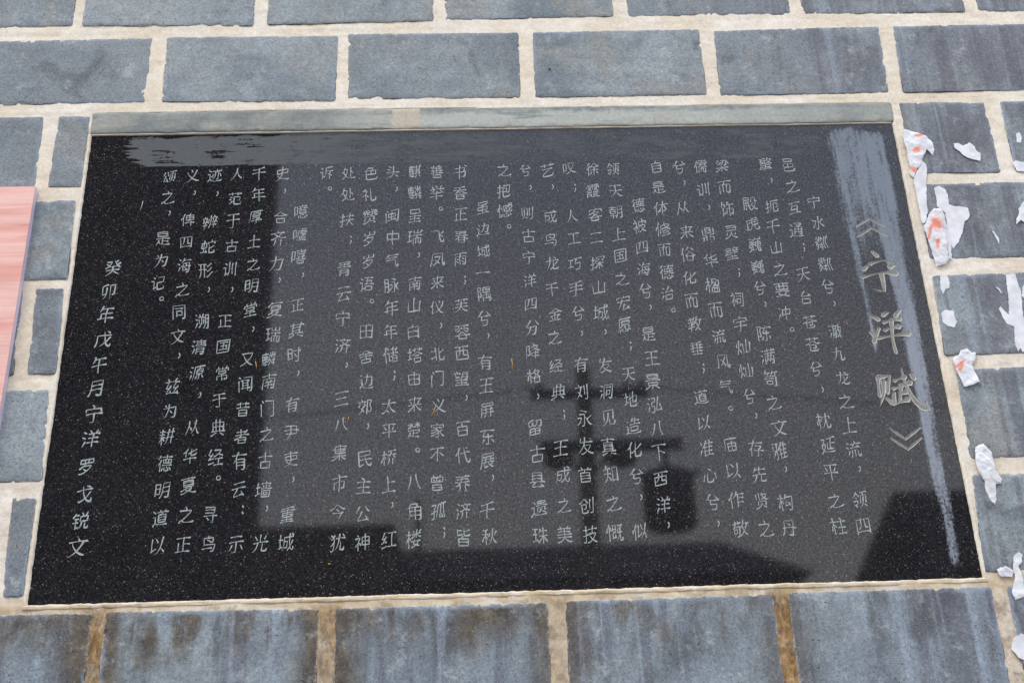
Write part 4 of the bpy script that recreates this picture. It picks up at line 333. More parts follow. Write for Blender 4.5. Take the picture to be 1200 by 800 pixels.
'飞': [[62,58,83,45],[83,76,62,58],[13,83,58,83,59,60,62,58,60,55,61,46,67,24,73,17,82,16,85,20,86,27,84,33]],
'饰': [[24,19,31,21,37,25,38,29],[20,73,37,73,37,69,34,60],[47,24,47,53,85,53,84,26,83,24,79,24,75,25],[66,75,66,12],[53,75,87,75],[25,88,22,87,20,73,13,56],[58,88,54,87,53,75,50,73,45,65],[24,55,24,19,21,14]],
'首': [[48,74,47,61],[68,86,64,80,64,75],[23,31,75,31],[23,46,75,46],[28,87,34,80,34,74],[47,61,75,59,75,16,23,16,23,60,47,61],[13,74,85,74]],
'香': [[57,66,59,61,71,51,84,44,90,45],[21,46,26,40],[26,28,73,28],[26,40,72,41,73,14,26,14,26,40],[49,82,49,50],[13,67,85,67],[20,80,49,82,71,86,76,85],[41,67,40,62,33,54,21,46,14,43]],
'鸟': [[40,67,53,61],[48,87,46,79],[14,28,67,28],[59,59,62,56,69,56,71,58,74,64,74,78,25,78,25,46,83,45,84,44,84,33,80,15,77,11,66,11]],
'麒': [[37,33,45,33],[78,24,85,13],[63,25,60,19,54,12],[24,33,30,33],[60,47,81,47],[60,61,81,61],[25,79,25,48],[15,64,45,64,45,48,15,48],[37,42,38,17],[54,74,81,74],[81,87,81,33],[60,87,60,33],[30,87,31,80,35,76,35,48],[54,33,87,33],[46,79,15,79,14,28,11,14,12,11],[24,42,24,16,31,17,35,15,46,18]],
'麟': [[84,85,80,78],[55,85,59,79],[22,33,28,33],[29,87,31,79],[54,43,64,43,64,39,61,30,53,14],[25,71,25,48],[35,71,35,48],[14,64,44,64,44,48,14,48],[35,42,35,19,33,16],[71,41,87,41],[82,50,82,11],[71,35,71,24,87,24],[45,79,14,78,14,31,11,12],[69,87,69,54],[22,42,23,16,43,17],[52,72,70,71,86,72],[35,33,43,33,46,31,48,32,54,46,55,51,52,56,62,65,64,70,75,70,79,63,87,57]],
'鼎': [[60,33,84,33,84,13],[35,66,67,66],[35,77,67,77],[24,33,23,25,19,15],[67,66,67,57,66,56,35,56,35,86,66,87,67,66],[14,33,41,33],[82,80,82,47,60,46,60,14],[20,80,20,46,40,46,41,45,41,14]],
'齐': [[66,41,66,11],[53,58,56,54,69,50,84,48,89,50],[48,87,51,79],[30,77,31,72,44,61,46,58],[32,41,30,25,26,17,22,13,19,13],[12,78,84,78],[11,48,15,47,22,48,40,53,46,58,53,58,54,61,65,71,67,77]],
'龙': [[62,84,72,77],[80,54,62,33,56,31],[36,17,39,16,50,23,54,24],[40,85,38,57,33,40,25,24,14,14],[13,65,85,65],[55,65,56,31,54,24,56,15,62,13,84,14,87,21,85,25]],
}

def decode(T):
    return {c: [[(k[i] / 99, k[i + 1] / 99) for i in range(0, len(k), 2)] for k in L] for c, L in T.items()}
def smooth(p):
    # corner-preserving Chaikin on gentle bends
    for _ in range(2):
        q=[p[0]]
        for i in range(1,len(p)-1):
            a,b,c=p[i-1],p[i],p[i+1]
            d1=(b[0]-a[0],b[1]-a[1]);d2=(c[0]-b[0],c[1]-b[1])
            l1=math.hypot(*d1);l2=math.hypot(*d2)
            cs=(d1[0]*d2[0]+d1[1]*d2[1])/(l1*l2+1e-9)
            if cs>.35:
                q.append((b[0]-d1[0]*.25,b[1]-d1[1]*.25));q.append((b[0]+d2[0]*.25,b[1]+d2[1]*.25))
            else: q.append(b)
        q.append(p[-1]);p=q
    return p
def ribbon(st,rng,w0=.075):
    """one brush stroke: polyline -> list of (left,right) pairs, unit square coordinates"""
    dx=st[-1][0]-st[0][0];dy=st[-1][1]-st[0][1];L=math.hypot(dx,dy)
    st=[(x,y) for x,y in st]
    if len(st)==2 and L>.2:   # a hand never draws a straight line
        nx,ny=-dy/L,dx/L; b=L*rng.uniform(.02,.06)
        if abs(dy)<.4*abs(dx): b=abs(b)            # horizontals arch up
        elif dx<0: b=-abs(b)                       # left falling strokes sag
        else: b=-abs(b)*.8 if abs(dx)>.3*abs(dy) else b*rng.choice((-.4,.4))
        st=[st[0],((st[0][0]+st[1][0])/2+nx*b,(st[0][1]+st[1][1])/2+ny*b),st[1]]
    p=smooth(st)
    # resample
    cum=[0]
    for a,b in zip(p,p[1:]): cum.append(cum[-1]+math.hypot(b[0]-a[0],b[1]-a[1]))
    T=cum[-1] or 1e-6
    pts=[];
    for i,(a,b) in enumerate(zip(p,p[1:])):
        n=max(1,int((cum[i+1]-cum[i])/.11))
        for k in range(n):
            f=k/n;pts.append((a[0]+(b[0]-a[0])*f,a[1]+(b[1]-a[1])*f,(cum[i]+(cum[i+1]-cum[i])*f)/T))
    pts.append((p[-1][0],p[-1][1],1.))
    horiz=abs(dy)<.35*abs(dx); fall=dx<-.25*abs(dy) and dy<0; press=dx>.45*abs(dy) and dy<-.35*abs(dx)
    def wf(t):
        if L<.22: return .75+.5*t
        if horiz: return 1.0-.62*math.sin(math.pi*min(1,t*1.05))+.55*t**3
        if fall: return 1.35-1.15*t**1.2
        if press: return .35+1.45*t*(1-max(0,t-.82)*4.8)
        return 1.3-.4*math.sin(math.pi*t)-.35*t
    out=[]
    # extend the ends for the brush entry
    for i,(x,y,t) in enumerate(pts):
        a=pts[max(0,i-1)];b=pts[min(len(pts)-1,i+1)]
        tx,ty=b[0]-a[0],b[1]-a[1];l=math.hypot(tx,ty) or 1e-6;tx/=l;ty/=l
        w=w0*.5*max(.2,wf(t))
        if i==0:
            out.append(((x-tx*w*.9-ty*w*.2,y-ty*w*.9+tx*w*.2),(x-tx*w*.5+ty*w*.4,y-ty*w*.5-tx*w*.4)))
        out.append(((x-ty*w,y+tx*w),(x+ty*w,y-tx*w)))
        if i==len(pts)-1:
            out.append(((x+tx*w*.8-ty*w*.3,y+ty*w*.8+tx*w*.3),(x+tx*w*.7+ty*w*.3,y+ty*w*.7-tx*w*.3)))
    return out
def glyph(G,c,rng,w0=.075):
    if c=='，': return [ribbon([(.42,.62),(.5,.5),(.44,.36),(.38,.3)],rng,.085)]
    if c=='；': return [ribbon([(.45,.85),(.5,.75)],rng,.1),ribbon([(.48,.5),(.52,.38),(.42,.22)],rng,.085)]
    if c=='：': return [ribbon([(.45,.8),(.5,.7)],rng,.1),ribbon([(.45,.4),(.5,.3)],rng,.1)]
    if c=='。': 
        r=.14;return [ribbon([(.45+r*math.cos(a*math.pi/5),.5+r*math.sin(a*math.pi/5)) for a in range(11)],rng,.06)]
    a=rng.uniform(-.03,.03);sh=rng.uniform(.08,.17);k=rng.uniform(-.04,.04)
    sx=rng.uniform(.95,1.05);sy=rng.uniform(.93,1.03)
    R=[]
    ph=rng.uniform(0,6);tp=rng.uniform(.02,.22)
    for st in G[c]:
        q=[]
        ox,oy=rng.uniform(-.012,.012),rng.uniform(-.012,.012)
        for x,y in st:
            Y=(y-.5)*sy;X=(x-.5)*sx*(1+tp*Y)
            X,Y=X+ox+.02*math.sin(5*y+ph)+k*Y-a*Y, Y+oy+sh*X+a*X+.018*math.sin(6*x+ph)
            q.append((X+.5,Y+.5))
        R.append(ribbon(q,rng,w0))
    return R

# ------------------------------------------------------------------ helpers
def world_of(o):
    m_ = o.matrix_basis.copy()
    while o.parent: m_ = o.parent.matrix_basis @ o.matrix_parent_inverse @ m_; o = o.parent
    return m_
def link(name, me, mats=(), parent=None, **props):
    o = bpy.data.objects.new(name, me); COLL.objects.link(o)
    if me is not None:
        for m_ in (mats if isinstance(mats, (list, tuple)) else [mats]):
            if m_ and m_.name not in [x.name for x in me.materials]: me.materials.append(m_)
    if parent: o.parent = parent; o.matrix_parent_inverse = world_of(parent).inverted()
    for k, v in props.items(): o[k] = v
    return o
def empty(name, loc, label, cat, group=None, rz=0):
    o = bpy.data.objects.new(name, None); COLL.objects.link(o); o.empty_display_size = .1
    o.matrix_world = Matrix.Translation(loc) @ Matrix.Rotation(rz, 4, 'Z')
    o['label'] = label; o['category'] = cat
    if group: o['group'] = group
    return o
def mesh(name, v, f, smooth=False):
    me = bpy.data.meshes.new(name); me.from_pydata([tuple(map(float, p)) for p in v], [], f); me.validate(); me.update()
    if smooth: me.polygons.foreach_set('use_smooth', [True] * len(me.polygons))
    return me
def boxv(x0, x1, y0, y1, z0, z1):
    v = [(x, y, z) for x in (x0, x1) for y in (y0, y1) for z in (z0, z1)]
    f = [(0, 1, 3, 2), (4, 6, 7, 5), (0, 4, 5, 1), (2, 3, 7, 6), (0, 2, 6, 4), (1, 5, 7, 3)]
    return v, f
def join(parts):
    V, F = [], []
    for v, f in parts:
        n = len(V); V += list(v); F += [tuple(i + n for i in q) for q in f]
    return V, F
def bev(o, w=.004, seg=2):
    m_ = o.modifiers.new('bevel', 'BEVEL'); m_.width = w; m_.segments = seg; m_.limit_method = 'ANGLE'
def tube(p, r, n=8, close=True):
    """tapered tube along points; r scalar or list"""
    p = [Vector(a) for a in p]; r = r if isinstance(r, (list, tuple)) else [r] * len(p); V, F = [], []
    for i, a in enumerate(p):
        d = (p[min(i + 1, len(p) - 1)] - p[max(i - 1, 0)]).normalized()
        u = d.cross(Vector((0, 0, 1)) if abs(d.z) < .9 else Vector((1, 0, 0))).normalized(); w = d.cross(u)
        for k in range(n):
            t = 2 * math.pi * k / n; V.append(a + (u * math.cos(t) + w * math.sin(t)) * r[i])
    for i in range(len(p) - 1):
        for k in range(n): F.append((i * n + k, i * n + (k + 1) % n, (i + 1) * n + (k + 1) % n, (i + 1) * n + k))
    if close: F.append(tuple(range(n))[::-1]); F.append(tuple(range((len(p) - 1) * n, len(p) * n)))
    return V, F
# value noise in numpy
def vn(x, y, seed=0):
    x = np.asarray(x, float); y = np.asarray(y, float)
    xi = np.floor(x).astype(np.int64); yi = np.floor(y).astype(np.int64); fx = x - xi; fy = y - yi
    fx = fx * fx * (3 - 2 * fx); fy = fy * fy * (3 - 2 * fy)
    def h(a, b):
        n = (a * 374761393 + b * 668265263 + seed * 974711) & 0xffffffff
        n = ((n ^ (n >> 13)) * 1274126177) & 0xffffffff
        return ((n ^ (n >> 16)) & 0xffff) / 32767.5 - 1
    return (h(xi, yi) * (1 - fx) + h(xi + 1, yi) * fx) * (1 - fy) + (h(xi, yi + 1) * (1 - fx) + h(xi + 1, yi + 1) * fx) * fy
def fbm(x, y, seed=0, o=3):
    s = 0; a = 1; t = 0
    for k in range(o): s = s + a * vn(x * 2 ** k, y * 2 ** k, seed + k * 17); t += a; a *= .5
    return s / t
def grid_mesh(name, X, Y, Z, smooth=True):
    ny, nx = X.shape
    co = np.stack([X, Y, Z], -1).reshape(-1, 3)
    i = np.arange(ny * nx).reshape(ny, nx)
    q = np.stack([i[:-1, :-1], i[:-1, 1:], i[1:, 1:], i[1:, :-1]], -1).reshape(-1, 4)
    me = bpy.data.meshes.new(name)
    me.vertices.add(len(co)); me.vertices.foreach_set('co', co.astype(np.float32).ravel())
    me.loops.add(q.size); me.loops.foreach_set('vertex_index', q.astype(np.int32).ravel())
    me.polygons.add(len(q)); me.polygons.foreach_set('loop_start', (np.arange(len(q)) * 4).astype(np.int32))
    me.polygons.foreach_set('use_smooth', np.full(len(q), smooth))
    me.update(calc_edges=True); return me
# ------------------------------------------------------------------ node materials
class N:
    def __init__(s, name):
        s.m = bpy.data.materials.new(name); s.m.use_nodes = True; s.t = s.m.node_tree; s.t.nodes.clear()
        s.out = s.t.nodes.new('ShaderNodeOutputMaterial'); s.b = s.t.nodes.new('ShaderNodeBsdfPrincipled')
        s.t.links.new(s.b.outputs[0], s.out.inputs[0])
        s.geo = s.t.nodes.new('ShaderNodeNewGeometry'); s.P = s.geo.outputs['Position']
        sp = s.t.nodes.new('ShaderNodeSeparateXYZ'); s.t.links.new(s.P, sp.inputs[0]); s.x, s.y, s.z = sp.outputs
    def set(s, sock, v):
        if hasattr(v, 'links'): s.t.links.new(v, sock)
        else:
            if isinstance(v, (tuple, list)) and len(v) == 3 and sock.type == 'RGBA': v = (*v, 1)
            sock.default_value = v
    def op(s, o, a, b=None, c=None, clamp=False):
        n = s.t.nodes.new('ShaderNodeMath'); n.operation = o; n.use_clamp = clamp
        for i, v in enumerate((a, b, c)):
            if v is not None: s.set(n.inputs[i], v)
        return n.outputs[0]
    def add(s, a, b): return s.op('ADD', a, b)
    def sub(s, a, b): return s.op('SUBTRACT', a, b)
    def mul(s, a, b, clamp=False): return s.op('MULTIPLY', a, b, clamp=clamp)
    def mx_(s, a, b): return s.op('MAXIMUM', a, b)
    def mn_(s, a, b): return s.op('MINIMUM', a, b)
    def mr(s, v, a, b, c=0., d=1., smooth=True):
        n = s.t.nodes.new('ShaderNodeMapRange'); n.interpolation_type = 'SMOOTHSTEP' if smooth else 'LINEAR'
        for i, k in enumerate((v, a, b, c, d)): s.set(n.inputs[i], k)
        return n.outputs[0]
    def vec(s, sc=(1, 1, 1), off=(0, 0, 0), src=None):
        n = s.t.nodes.new('ShaderNodeMapping'); s.set(n.inputs[0], src or s.P); n.inputs['Scale'].default_value = sc; n.inputs['Location'].default_value = off
        return n.outputs[0]
    def noise(s, scale, det=3, rough=.55, sc=None, off=(0, 0, 0), dist=0, col=False, src=None):
        n = s.t.nodes.new('ShaderNodeTexNoise'); n.inputs['Scale'].default_value = scale; n.inputs['Detail'].default_value = det
        n.inputs['Roughness'].default_value = rough; n.inputs['Distortion'].default_value = dist
        s.set(n.inputs['Vector'], s.vec(sc or (1, 1, 1), off, src)); return n.outputs[1 if col else 0]
    def vor(s, scale, off=(0, 0, 0), feat='F1', rand=1.0):
        n = s.t.nodes.new('ShaderNodeTexVoronoi'); n.inputs['Scale'].default_value = scale; n.feature = feat; n.inputs['Randomness'].default_value = rand
        s.set(n.inputs['Vector'], s.vec((1, 1, 1), off)); return n.outputs
    def mix(s, f, a, b):
        n = s.t.nodes.new('ShaderNodeMix'); n.data_type = 'RGBA'; s.set(n.inputs[0], f); s.set(n.inputs[6], a); s.set(n.inputs[7], b); return n.outputs[2]
    def mulc(s, a, f):
        n = s.t.nodes.new('ShaderNodeVectorMath'); n.operation = 'SCALE'; s.set(n.inputs[0], a); s.set(n.inputs['Scale'], f); return n.outputs[0]
    def bump(s, h, st=.3, dist=.002):
        n = s.t.nodes.new('ShaderNodeBump'); n.inputs['Strength'].default_value = st; n.inputs['Distance'].default_value = dist
        s.set(n.inputs['Height'], h); s.t.links.new(n.outputs[0], s.b.inputs['Normal'])
    def fin(s, col=None, rough=None, spec=None, metal=None):
        if col is not None: s.set(s.b.inputs['Base Color'], col)
        if rough is not None: s.set(s.b.inputs['Roughness'], rough)
        if spec is not None: s.set(s.b.inputs['Specular IOR Level'], spec)
        if metal is not None: s.set(s.b.inputs['Metallic'], metal)
        return s.m
def plain(name, c, r=.8, spec=.5, metal=0., var=.15, sc=8):
    m_ = N(name); n = m_.noise(sc, 4); return m_.fin(m_.mulc(tuple(c), m_.mr(n, .3, .7, 1 - var, 1 + var)), r, spec, metal)

def seep(m_):
    """brown leak stain under the plaque: only on the course below it"""
    return m_.mul(m_.mr(m_.z, 1.992, 1.985), m_.mr(m_.z, 1.78, 1.97, .35, 1.))
def mat_brick():
    m_ = N('blue_grey_brick')
    oi = m_.t.nodes.new('ShaderNodeObjectInfo'); rnd = oi.outputs['Random']
    r2 = m_.op('FRACT', m_.mul(rnd, 17.3)); r3 = m_.op('FRACT', m_.mul(rnd, 53.7))
    big = m_.noise(4.5, 5, .6, dist=.5); fine = m_.noise(210, 4, .8); mid = m_.noise(30, 5, .7)
    c = m_.mix(m_.mr(big, .36, .64), (.180, .212, .236), (.325, .368, .378))
    c = m_.mix(m_.mr(m_.noise(7, 5, .68, off=(3, 1, 7), dist=.6), .47, .64, 0, .8), c, (.30, .30, .275))
    c = m_.mix(m_.mr(r2, 0, 1, .0, .6), c, m_.mix(r3, (.138, .152, .172), (.31, .345, .36)))
    # horizontal drag marks of the mould
    dr = m_.noise(1, 4, .7, sc=(5, 1, 60), off=(1, 2, 1)); c = m_.mulc(c, m_.mr(dr, .25, .75, .93, 1.07))
    # right hand bricks darker and more violet
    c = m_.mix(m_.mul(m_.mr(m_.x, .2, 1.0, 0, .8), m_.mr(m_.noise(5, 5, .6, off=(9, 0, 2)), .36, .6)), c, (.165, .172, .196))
    # smoky clouds
    c = m_.mix(m_.mr(m_.noise(6, 6, .68, sc=(1, 1, .8), off=(13, 0, 2), dist=.8), .54, .70, 0, .75), c, (.108, .112, .122))
    # rain bands: broad dark curtains and narrow pale runs
    st = m_.noise(1, 4, .6, sc=(30, 1, 1.6), dist=.12); st2 = m_.noise(1, 4, .6, sc=(16, 1, 1.2), off=(4, 0, 1), dist=.15)
    low = m_.mr(m_.z, 1.992, 1.985); hi = m_.mr(m_.x, .35, .8)
    c = m_.mix(m_.mul(low, .6), c, (.235, .285, .325))
    c = m_.mix(m_.mul(m_.mr(m_.noise(1, 5, .65, sc=(9, 1, 4), off=(1, 0, 9), dist=.5), .44, .62), m_.mul(low, m_.mr(m_.z, 1.80, 1.95, .35, .9))), c, (.085, .088, .095))
    c = m_.mix(m_.mul(m_.mr(st2, .50, .57), m_.mx_(m_.mul(low, .5), m_.mul(hi, .55))), c, (.118, .115, .138))
    c = m_.mix(m_.mul(m_.mr(st, .53, .64), m_.mx_(m_.mul(low, m_.mr(m_.x, -.3, .3, .55, .8)), m_.mul(hi, .45))), c, (.32, .375, .44))
    # brown seep: blotches hanging from the joint under the plaque
    dn = m_.mr(m_.add(m_.z, m_.mul(m_.sub(m_.noise(1, 5, .6, sc=(11, 1, 3), off=(6, 0, 2)), .5), .35)), 1.86, 1.97)
    sp = m_.mul(m_.mul(m_.mr(m_.noise(1, 5, .7, sc=(12, 1, 4), off=(2, 0, 5), dist=.5), .42, .60), low), dn)
    jn = lambda c0: m_.mr(m_.add(m_.op('ABSOLUTE', m_.sub(m_.x, c0)), m_.mul(m_.sub(m_.noise(1, 4, .6, sc=(25, 1, 9), off=(9, 0, 1)), .5), .09)), .085, .02)
    side = m_.mul(low, m_.mx_(m_.mx_(jn(-.718), jn(-.322)), m_.mx_(m_.mul(jn(.08), .7), m_.mul(jn(.479), .5))))
    sp = m_.mx_(m_.mul(sp, m_.mr(m_.x, .75, .2, .2, 1)), m_.mul(side, m_.mr(m_.noise(1, 4, .6, sc=(20, 1, 5), off=(3, 0, 3)), .28, .46, .5, 1)))
    c = m_.mix(m_.mul(sp, .95), c, m_.mix(m_.mr(mid, .35, .65), (.075, .060, .045), (.150, .120, .080)))
    # salt bloom and bleached grains
    c = m_.mix(m_.mr(m_.noise(17, 6, .75, off=(7, 3, 1)), .52, .74, 0, .75), c, (.45, .48, .49))
    c = m_.mulc(c, m_.mr(fine, .25, .75, .66, 1.34)); c = m_.mulc(c, m_.mr(mid, .2, .8, .88, 1.12))
    # edges carry a wash of mortar, pale blue skin on some
    at = m_.t.nodes.new('ShaderNodeAttribute'); at.attribute_name = 'edge'; e_ = at.outputs['Fac']
    blue = m_.mul(m_.mr(m_.add(e_, m_.mul(m_.sub(m_.noise(30, 4, .6, off=(2, 2, 2)), .5), .8)), .35, .75), m_.mr(m_.noise(5, 3, off=(8, 9, 4)), .45, .6, .0, .6))
    c = m_.mix(blue, c, (.27, .33, .40))
    ed = m_.mul(m_.mr(m_.add(e_, m_.mul(m_.sub(m_.noise(90, 5, .75), .5), 1.3)), .80, 1.15), m_.mr(m_.noise(7, 3, off=(1, 9, 4)), .3, .6, .25, .95))
    c = m_.mix(ed, c, (.56, .53, .48))
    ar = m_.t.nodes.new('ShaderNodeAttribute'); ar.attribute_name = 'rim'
    c = m_.mix(m_.mul(m_.mr(m_.add(ar.outputs['Fac'], m_.mul(m_.sub(m_.noise(150, 3, .7, off=(3, 8, 1)), .5), .6)), .48, .75), m_.mr(m_.noise(13, 4, .6, off=(4, 9, 9)), .43, .53, 0, .9)), c, (.045, .042, .042))  # dark crack lines along the rim: crevice shade put into the colour
    # pits
    v = m_.vor(130); pit = m_.mul(m_.mr(v[0], .10, .24, 1, 0), m_.op('GREATER_THAN', m_.noise(60, 1, off=(5, 5, 5)), .56))
    v2 = m_.vor(300, (2, 2, 2)); pit2 = m_.mul(m_.mr(v2[0], .15, .3, 1, 0), m_.op('GREATER_THAN', m_.noise(200, 0, off=(1, 5, 5)), .52))
    c = m_.mix(m_.mul(pit, m_.mr(m_.noise(9, 2, off=(2, 7, 2)), .4, .6, .15, .8)), c, (.04, .04, .045)); c = m_.mix(m_.mul(pit2, .6), c, (.05, .05, .055))
    v3 = m_.vor(240, (7, 2, 2)); lt = m_.mul(m_.mr(v3[0], .1, .25, 1, 0), m_.op('GREATER_THAN', m_.noise(150, 0, off=(11, 5, 5)), .58))
    c = m_.mix(m_.mul(lt, .55), c, (.55, .53, .5))
    h = m_.sub(m_.add(m_.mul(mid, .25), m_.mul(fine, .7)), m_.add(m_.mul(pit, 1.1), m_.mul(pit2, .5)))
    m_.bump(h, .6, .0022); return m_.fin(c, m_.mr(fine, .2, .8, .62, .85), .35)
def mat_mortar():
    m_ = N('cream_mortar')
    n = m_.noise(7, 4); f = m_.noise(160, 4, .7); g = m_.noise(30, 5, .7)
    c = m_.mix(m_.mr(n, .35, .65), (.79, .685, .53), (.87, .795, .68))
    c = m_.mix(m_.mr(m_.noise(1, 4, .6, sc=(9, 1, 60)), .55, .75, 0, .45), c, (.60, .50, .38))
    c = m_.mix(m_.mul(m_.mr(m_.noise(16, 4, .6, off=(3, 3, 8)), .45, .7), m_.mr(m_.z, 2.9, 2.4, .1, .5)), c, (.60, .50, .37))
    # trowel drags and hair cracks
    tw = m_.op('ABSOLUTE', m_.sub(m_.noise(1, 3, .6, sc=(7, 1, 110), off=(4, 4, 4), dist=.4), .5)); hd = m_.mr(tw, .004, .014, 1, 0)
    c = m_.mix(m_.mul(hd, m_.mr(m_.noise(12, 3, off=(6, 0, 0)), .50, .62, 0, .45)), c, (.40, .31, .22))
    # leak stains below the plaque
    s_ = m_.mul(m_.mr(m_.noise(1, 4, .7, sc=(14, 1, 40), off=(1, 0, 3)), .42, .60), m_.mr(m_.z, 2.0, 1.982))
    near = lambda c0: m_.mr(m_.op('ABSOLUTE', m_.sub(m_.x, c0)), .034, .022)
    leak = m_.mx_(m_.mx_(near(-.718), near(.479)), m_.mx_(m_.mul(near(-.322), .8), m_.mx_(m_.mul(near(.872), .3), m_.mul(near(.08), .5))))
    s_ = m_.mx_(m_.mul(s_, m_.add(.3, m_.mul(leak, .5))), m_.mul(m_.mul(leak, m_.mr(m_.z, 1.99, 1.975)), m_.mr(m_.noise(30, 4, .7, off=(1, 0, 3)), .25, .55, .45, 1)))
    c = m_.mix(m_.mul(s_, .95), c, m_.mix(m_.mr(m_.noise(1, 5, .75, sc=(75, 1, 32), off=(8, 0, 3), dist=.5), .38, .62), (.115, .06, .02), (.42, .25, .09)))
    c = m_.mix(m_.mul(m_.mul(m_.mr(m_.noise(24, 5, .7, off=(3, 0, 3)), .5, .62), m_.mr(m_.z, 2.0, 1.985)), .5), c, (.17, .115, .06))
    # joint line just above the course under the plaque: yellowed
    c = m_.mix(m_.mul(m_.mul(m_.mr(m_.z, 2.01, 2.0), m_.mr(m_.z, 1.97, 1.98)), m_.mr(m_.noise(40, 4), .3, .7, .1, .6)), c, (.58, .43, .23))
    c = m_.mulc(c, m_.mr(f, .2, .8, .86, 1.12)); c = m_.mulc(c, m_.mr(g, .2, .8, .9, 1.08))
    m_.bump(m_.add(m_.mul(f, .5), g), .36, .0014); return m_.fin(c, .9, .2)
def mat_granite():
    m_ = N('polished_black_granite')
    g1 = m_.noise(420, 3, .7); g2 = m_.noise(170, 3, .7, off=(3, 3, 3))
    c = m_.mix(m_.mr(g1, .42, .72), (.0045, .0045, .0055), (.032, .031, .035))
    c = m_.mulc(c, m_.mr(g2, .3, .7, .6, 1.4))
    for sc, off, th, col, r in ((260, (1, 1, 1), .62, (.22, .15, .14), .30), (150, (5, 2, 1), .64, (.25, .16, .14), .22), (330, (8, 2, 6), .6, (.16, .16, .17), .28), (90, (9, 2, 6), .70, (.28, .16, .14), .15)):
        v = m_.vor(sc, off); sel = m_.op('GREATER_THAN', m_.op('FRACT', m_.mul(m_.sep(v[1]), 7.31)), th + .22)
        c = m_.mix(m_.mul(m_.mr(v[0], r * .5, r, 1, 0), sel), c, col)
    # wiped lime film along the top edge, ragged at its left end
    zz = m_.z; w1 = m_.noise(1, 5, .7, sc=(7, 1, 90)); w2 = m_.noise(1, 4, .65, sc=(18, 1, 14), off=(3, 0, 2)); w3 = m_.noise(70, 3, .6)
    top = m_.add(2.9675, m_.mul(m_.sub(m_.noise(1, 5, .7, sc=(14, 1, 30), off=(3, 0, 6)), .5), -.045)); topd = m_.mr(m_.sub(top, zz), -.001, .0025)
    bot = m_.mr(m_.sub(zz, m_.add(2.893, m_.add(m_.mul(m_.sub(w3, .5), .004), m_.mul(m_.x, -.003)))), -.001, .0022)
    lft = m_.mr(m_.add(m_.sub(m_.x, -.775), m_.add(m_.mul(m_.sub(w1, .5), .16), m_.mul(m_.sub(2.96, zz), -.55))), 0, .006)
    rgt = m_.mr(m_.add(m_.x, m_.mul(m_.sub(w1, .5), .35)), .66, .74, 1, 0)
    hole = m_.mr(m_.add(m_.noise(1, 5, .75, sc=(9, 1, 120), off=(1, 1, 1)), m_.mul(m_.sub(w2, .5), .7)), .565, .59, 1, 0)
    film = m_.mul(m_.mul(m_.mul(topd, bot), m_.mul(lft, rgt)), hole)
    film = m_.mul(film, m_.mr(m_.x, -.1, .15, 1, m_.mr(m_.noise(1, 4, .6, sc=(12, 1, 22), off=(5, 0, 0)), .42, .58, .0, 1.0)))
    film = m_.mul(film, m_.mr(m_.noise(1, 3, .6, sc=(4, 1, 16), off=(5, 2, 0)), .3, .7, .75, 1))
    film = m_.mul(film, m_.mr(m_.x, -.45, -.2, 1, m_.mr(m_.noise(1, 5, .7, sc=(7, 1, 45), off=(5, 7, 0)), .38, .62, .15, .8)))
    c = m_.mix(m_.mul(film, .92), c, m_.mulc((.112, .122, .127), m_.mr(m_.noise(500, 2), .2, .8, .85, 1.15)))
    # lime runs on both sides of the title
    f = m_.noise(1, 4, .7, sc=(130, 1, 14)); ff = m_.noise(1, 5, .7, sc=(45, 1, 6), off=(2, 0, 2)); gr = m_.noise(190, 3, .8)
    tx = m_.add(m_.mul(m_.sub(f, .5), 2.6), m_.add(m_.mul(m_.sub(gr, .5), 2.6), m_.mul(m_.sub(ff, .5), 2.4)))
    wob = m_.mul(m_.sub(m_.noise(1, 2, sc=(1, 1, 5), off=(0, 0, 4)), .5), .016)
    xx = m_.add(m_.x, wob)
    def band(c0, hw_top, hw_bot, z0, z1, soft):
        hw = m_.mr(zz, z1, z0, hw_bot, hw_top, smooth=False)
        d = m_.sub(hw, m_.op('ABSOLUTE', m_.sub(xx, c0)))
        return m_.mul(m_.mr(d, -soft, soft), m_.mr(zz, z1, z1 + .05))
    right = band(.8035, .026, .0085, 2.95, 1.995, .009); right = m_.mul(right, m_.mr(zz, 1.99, 2.5, .85, 1.0))
    left = band(.7265, .013, .004, 2.95, 2.425, .008)
    wide = m_.mul(band(.768, .064, .050, 2.95, 2.60, .018), m_.mr(zz, 2.56, 2.80, 0, .86))
    allr = m_.mx_(m_.mx_(right, m_.mul(left, .9)), wide)
    allr = m_.mul(allr, m_.mr(m_.add(zz, m_.mul(m_.sub(w2, .5), .06)), 2.968, 2.945))
    cov = m_.mr(m_.add(m_.mul(allr, 1.15), m_.mul(tx, .62)), .32, 1.25); cov = m_.mul(cov, m_.mr(allr, 0, .25))
    cov = m_.mul(cov, .84)
    c = m_.mix(cov, c, m_.mix(m_.mr(zz, 2.75, 2.4), (.235, .275, .32), (.34, .37, .42)))
    # faint uneven veil of grey dust over the face
    dust = m_.mul(m_.noise(3, 4, .6, off=(0, 0, 8)), .03)
    c = m_.mix(dust, c, (.3, .3, .3))
    anyf = m_.mx_(film, cov)
    m_.bump(m_.add(m_.mul(g2, .3), g1), .010, .0004)
    rough = m_.mix(m_.mul(anyf, 1), (.034,) * 3, (.6,) * 3)
    spec = m_.mix(anyf, (.47,) * 3, (.10,) * 3)
    spec = m_.mulc(spec, m_.mr(m_.noise(230, 3, .8, off=(4, 4, 4)), .32, .68, .6, 1.4))
    return m_.fin(c, rough, spec)
def _sep(s, colsock):
    n = s.t.nodes.new('ShaderNodeSeparateColor'); s.set(n.inputs[0], colsock); return n.outputs[0]
N.sep = _sep
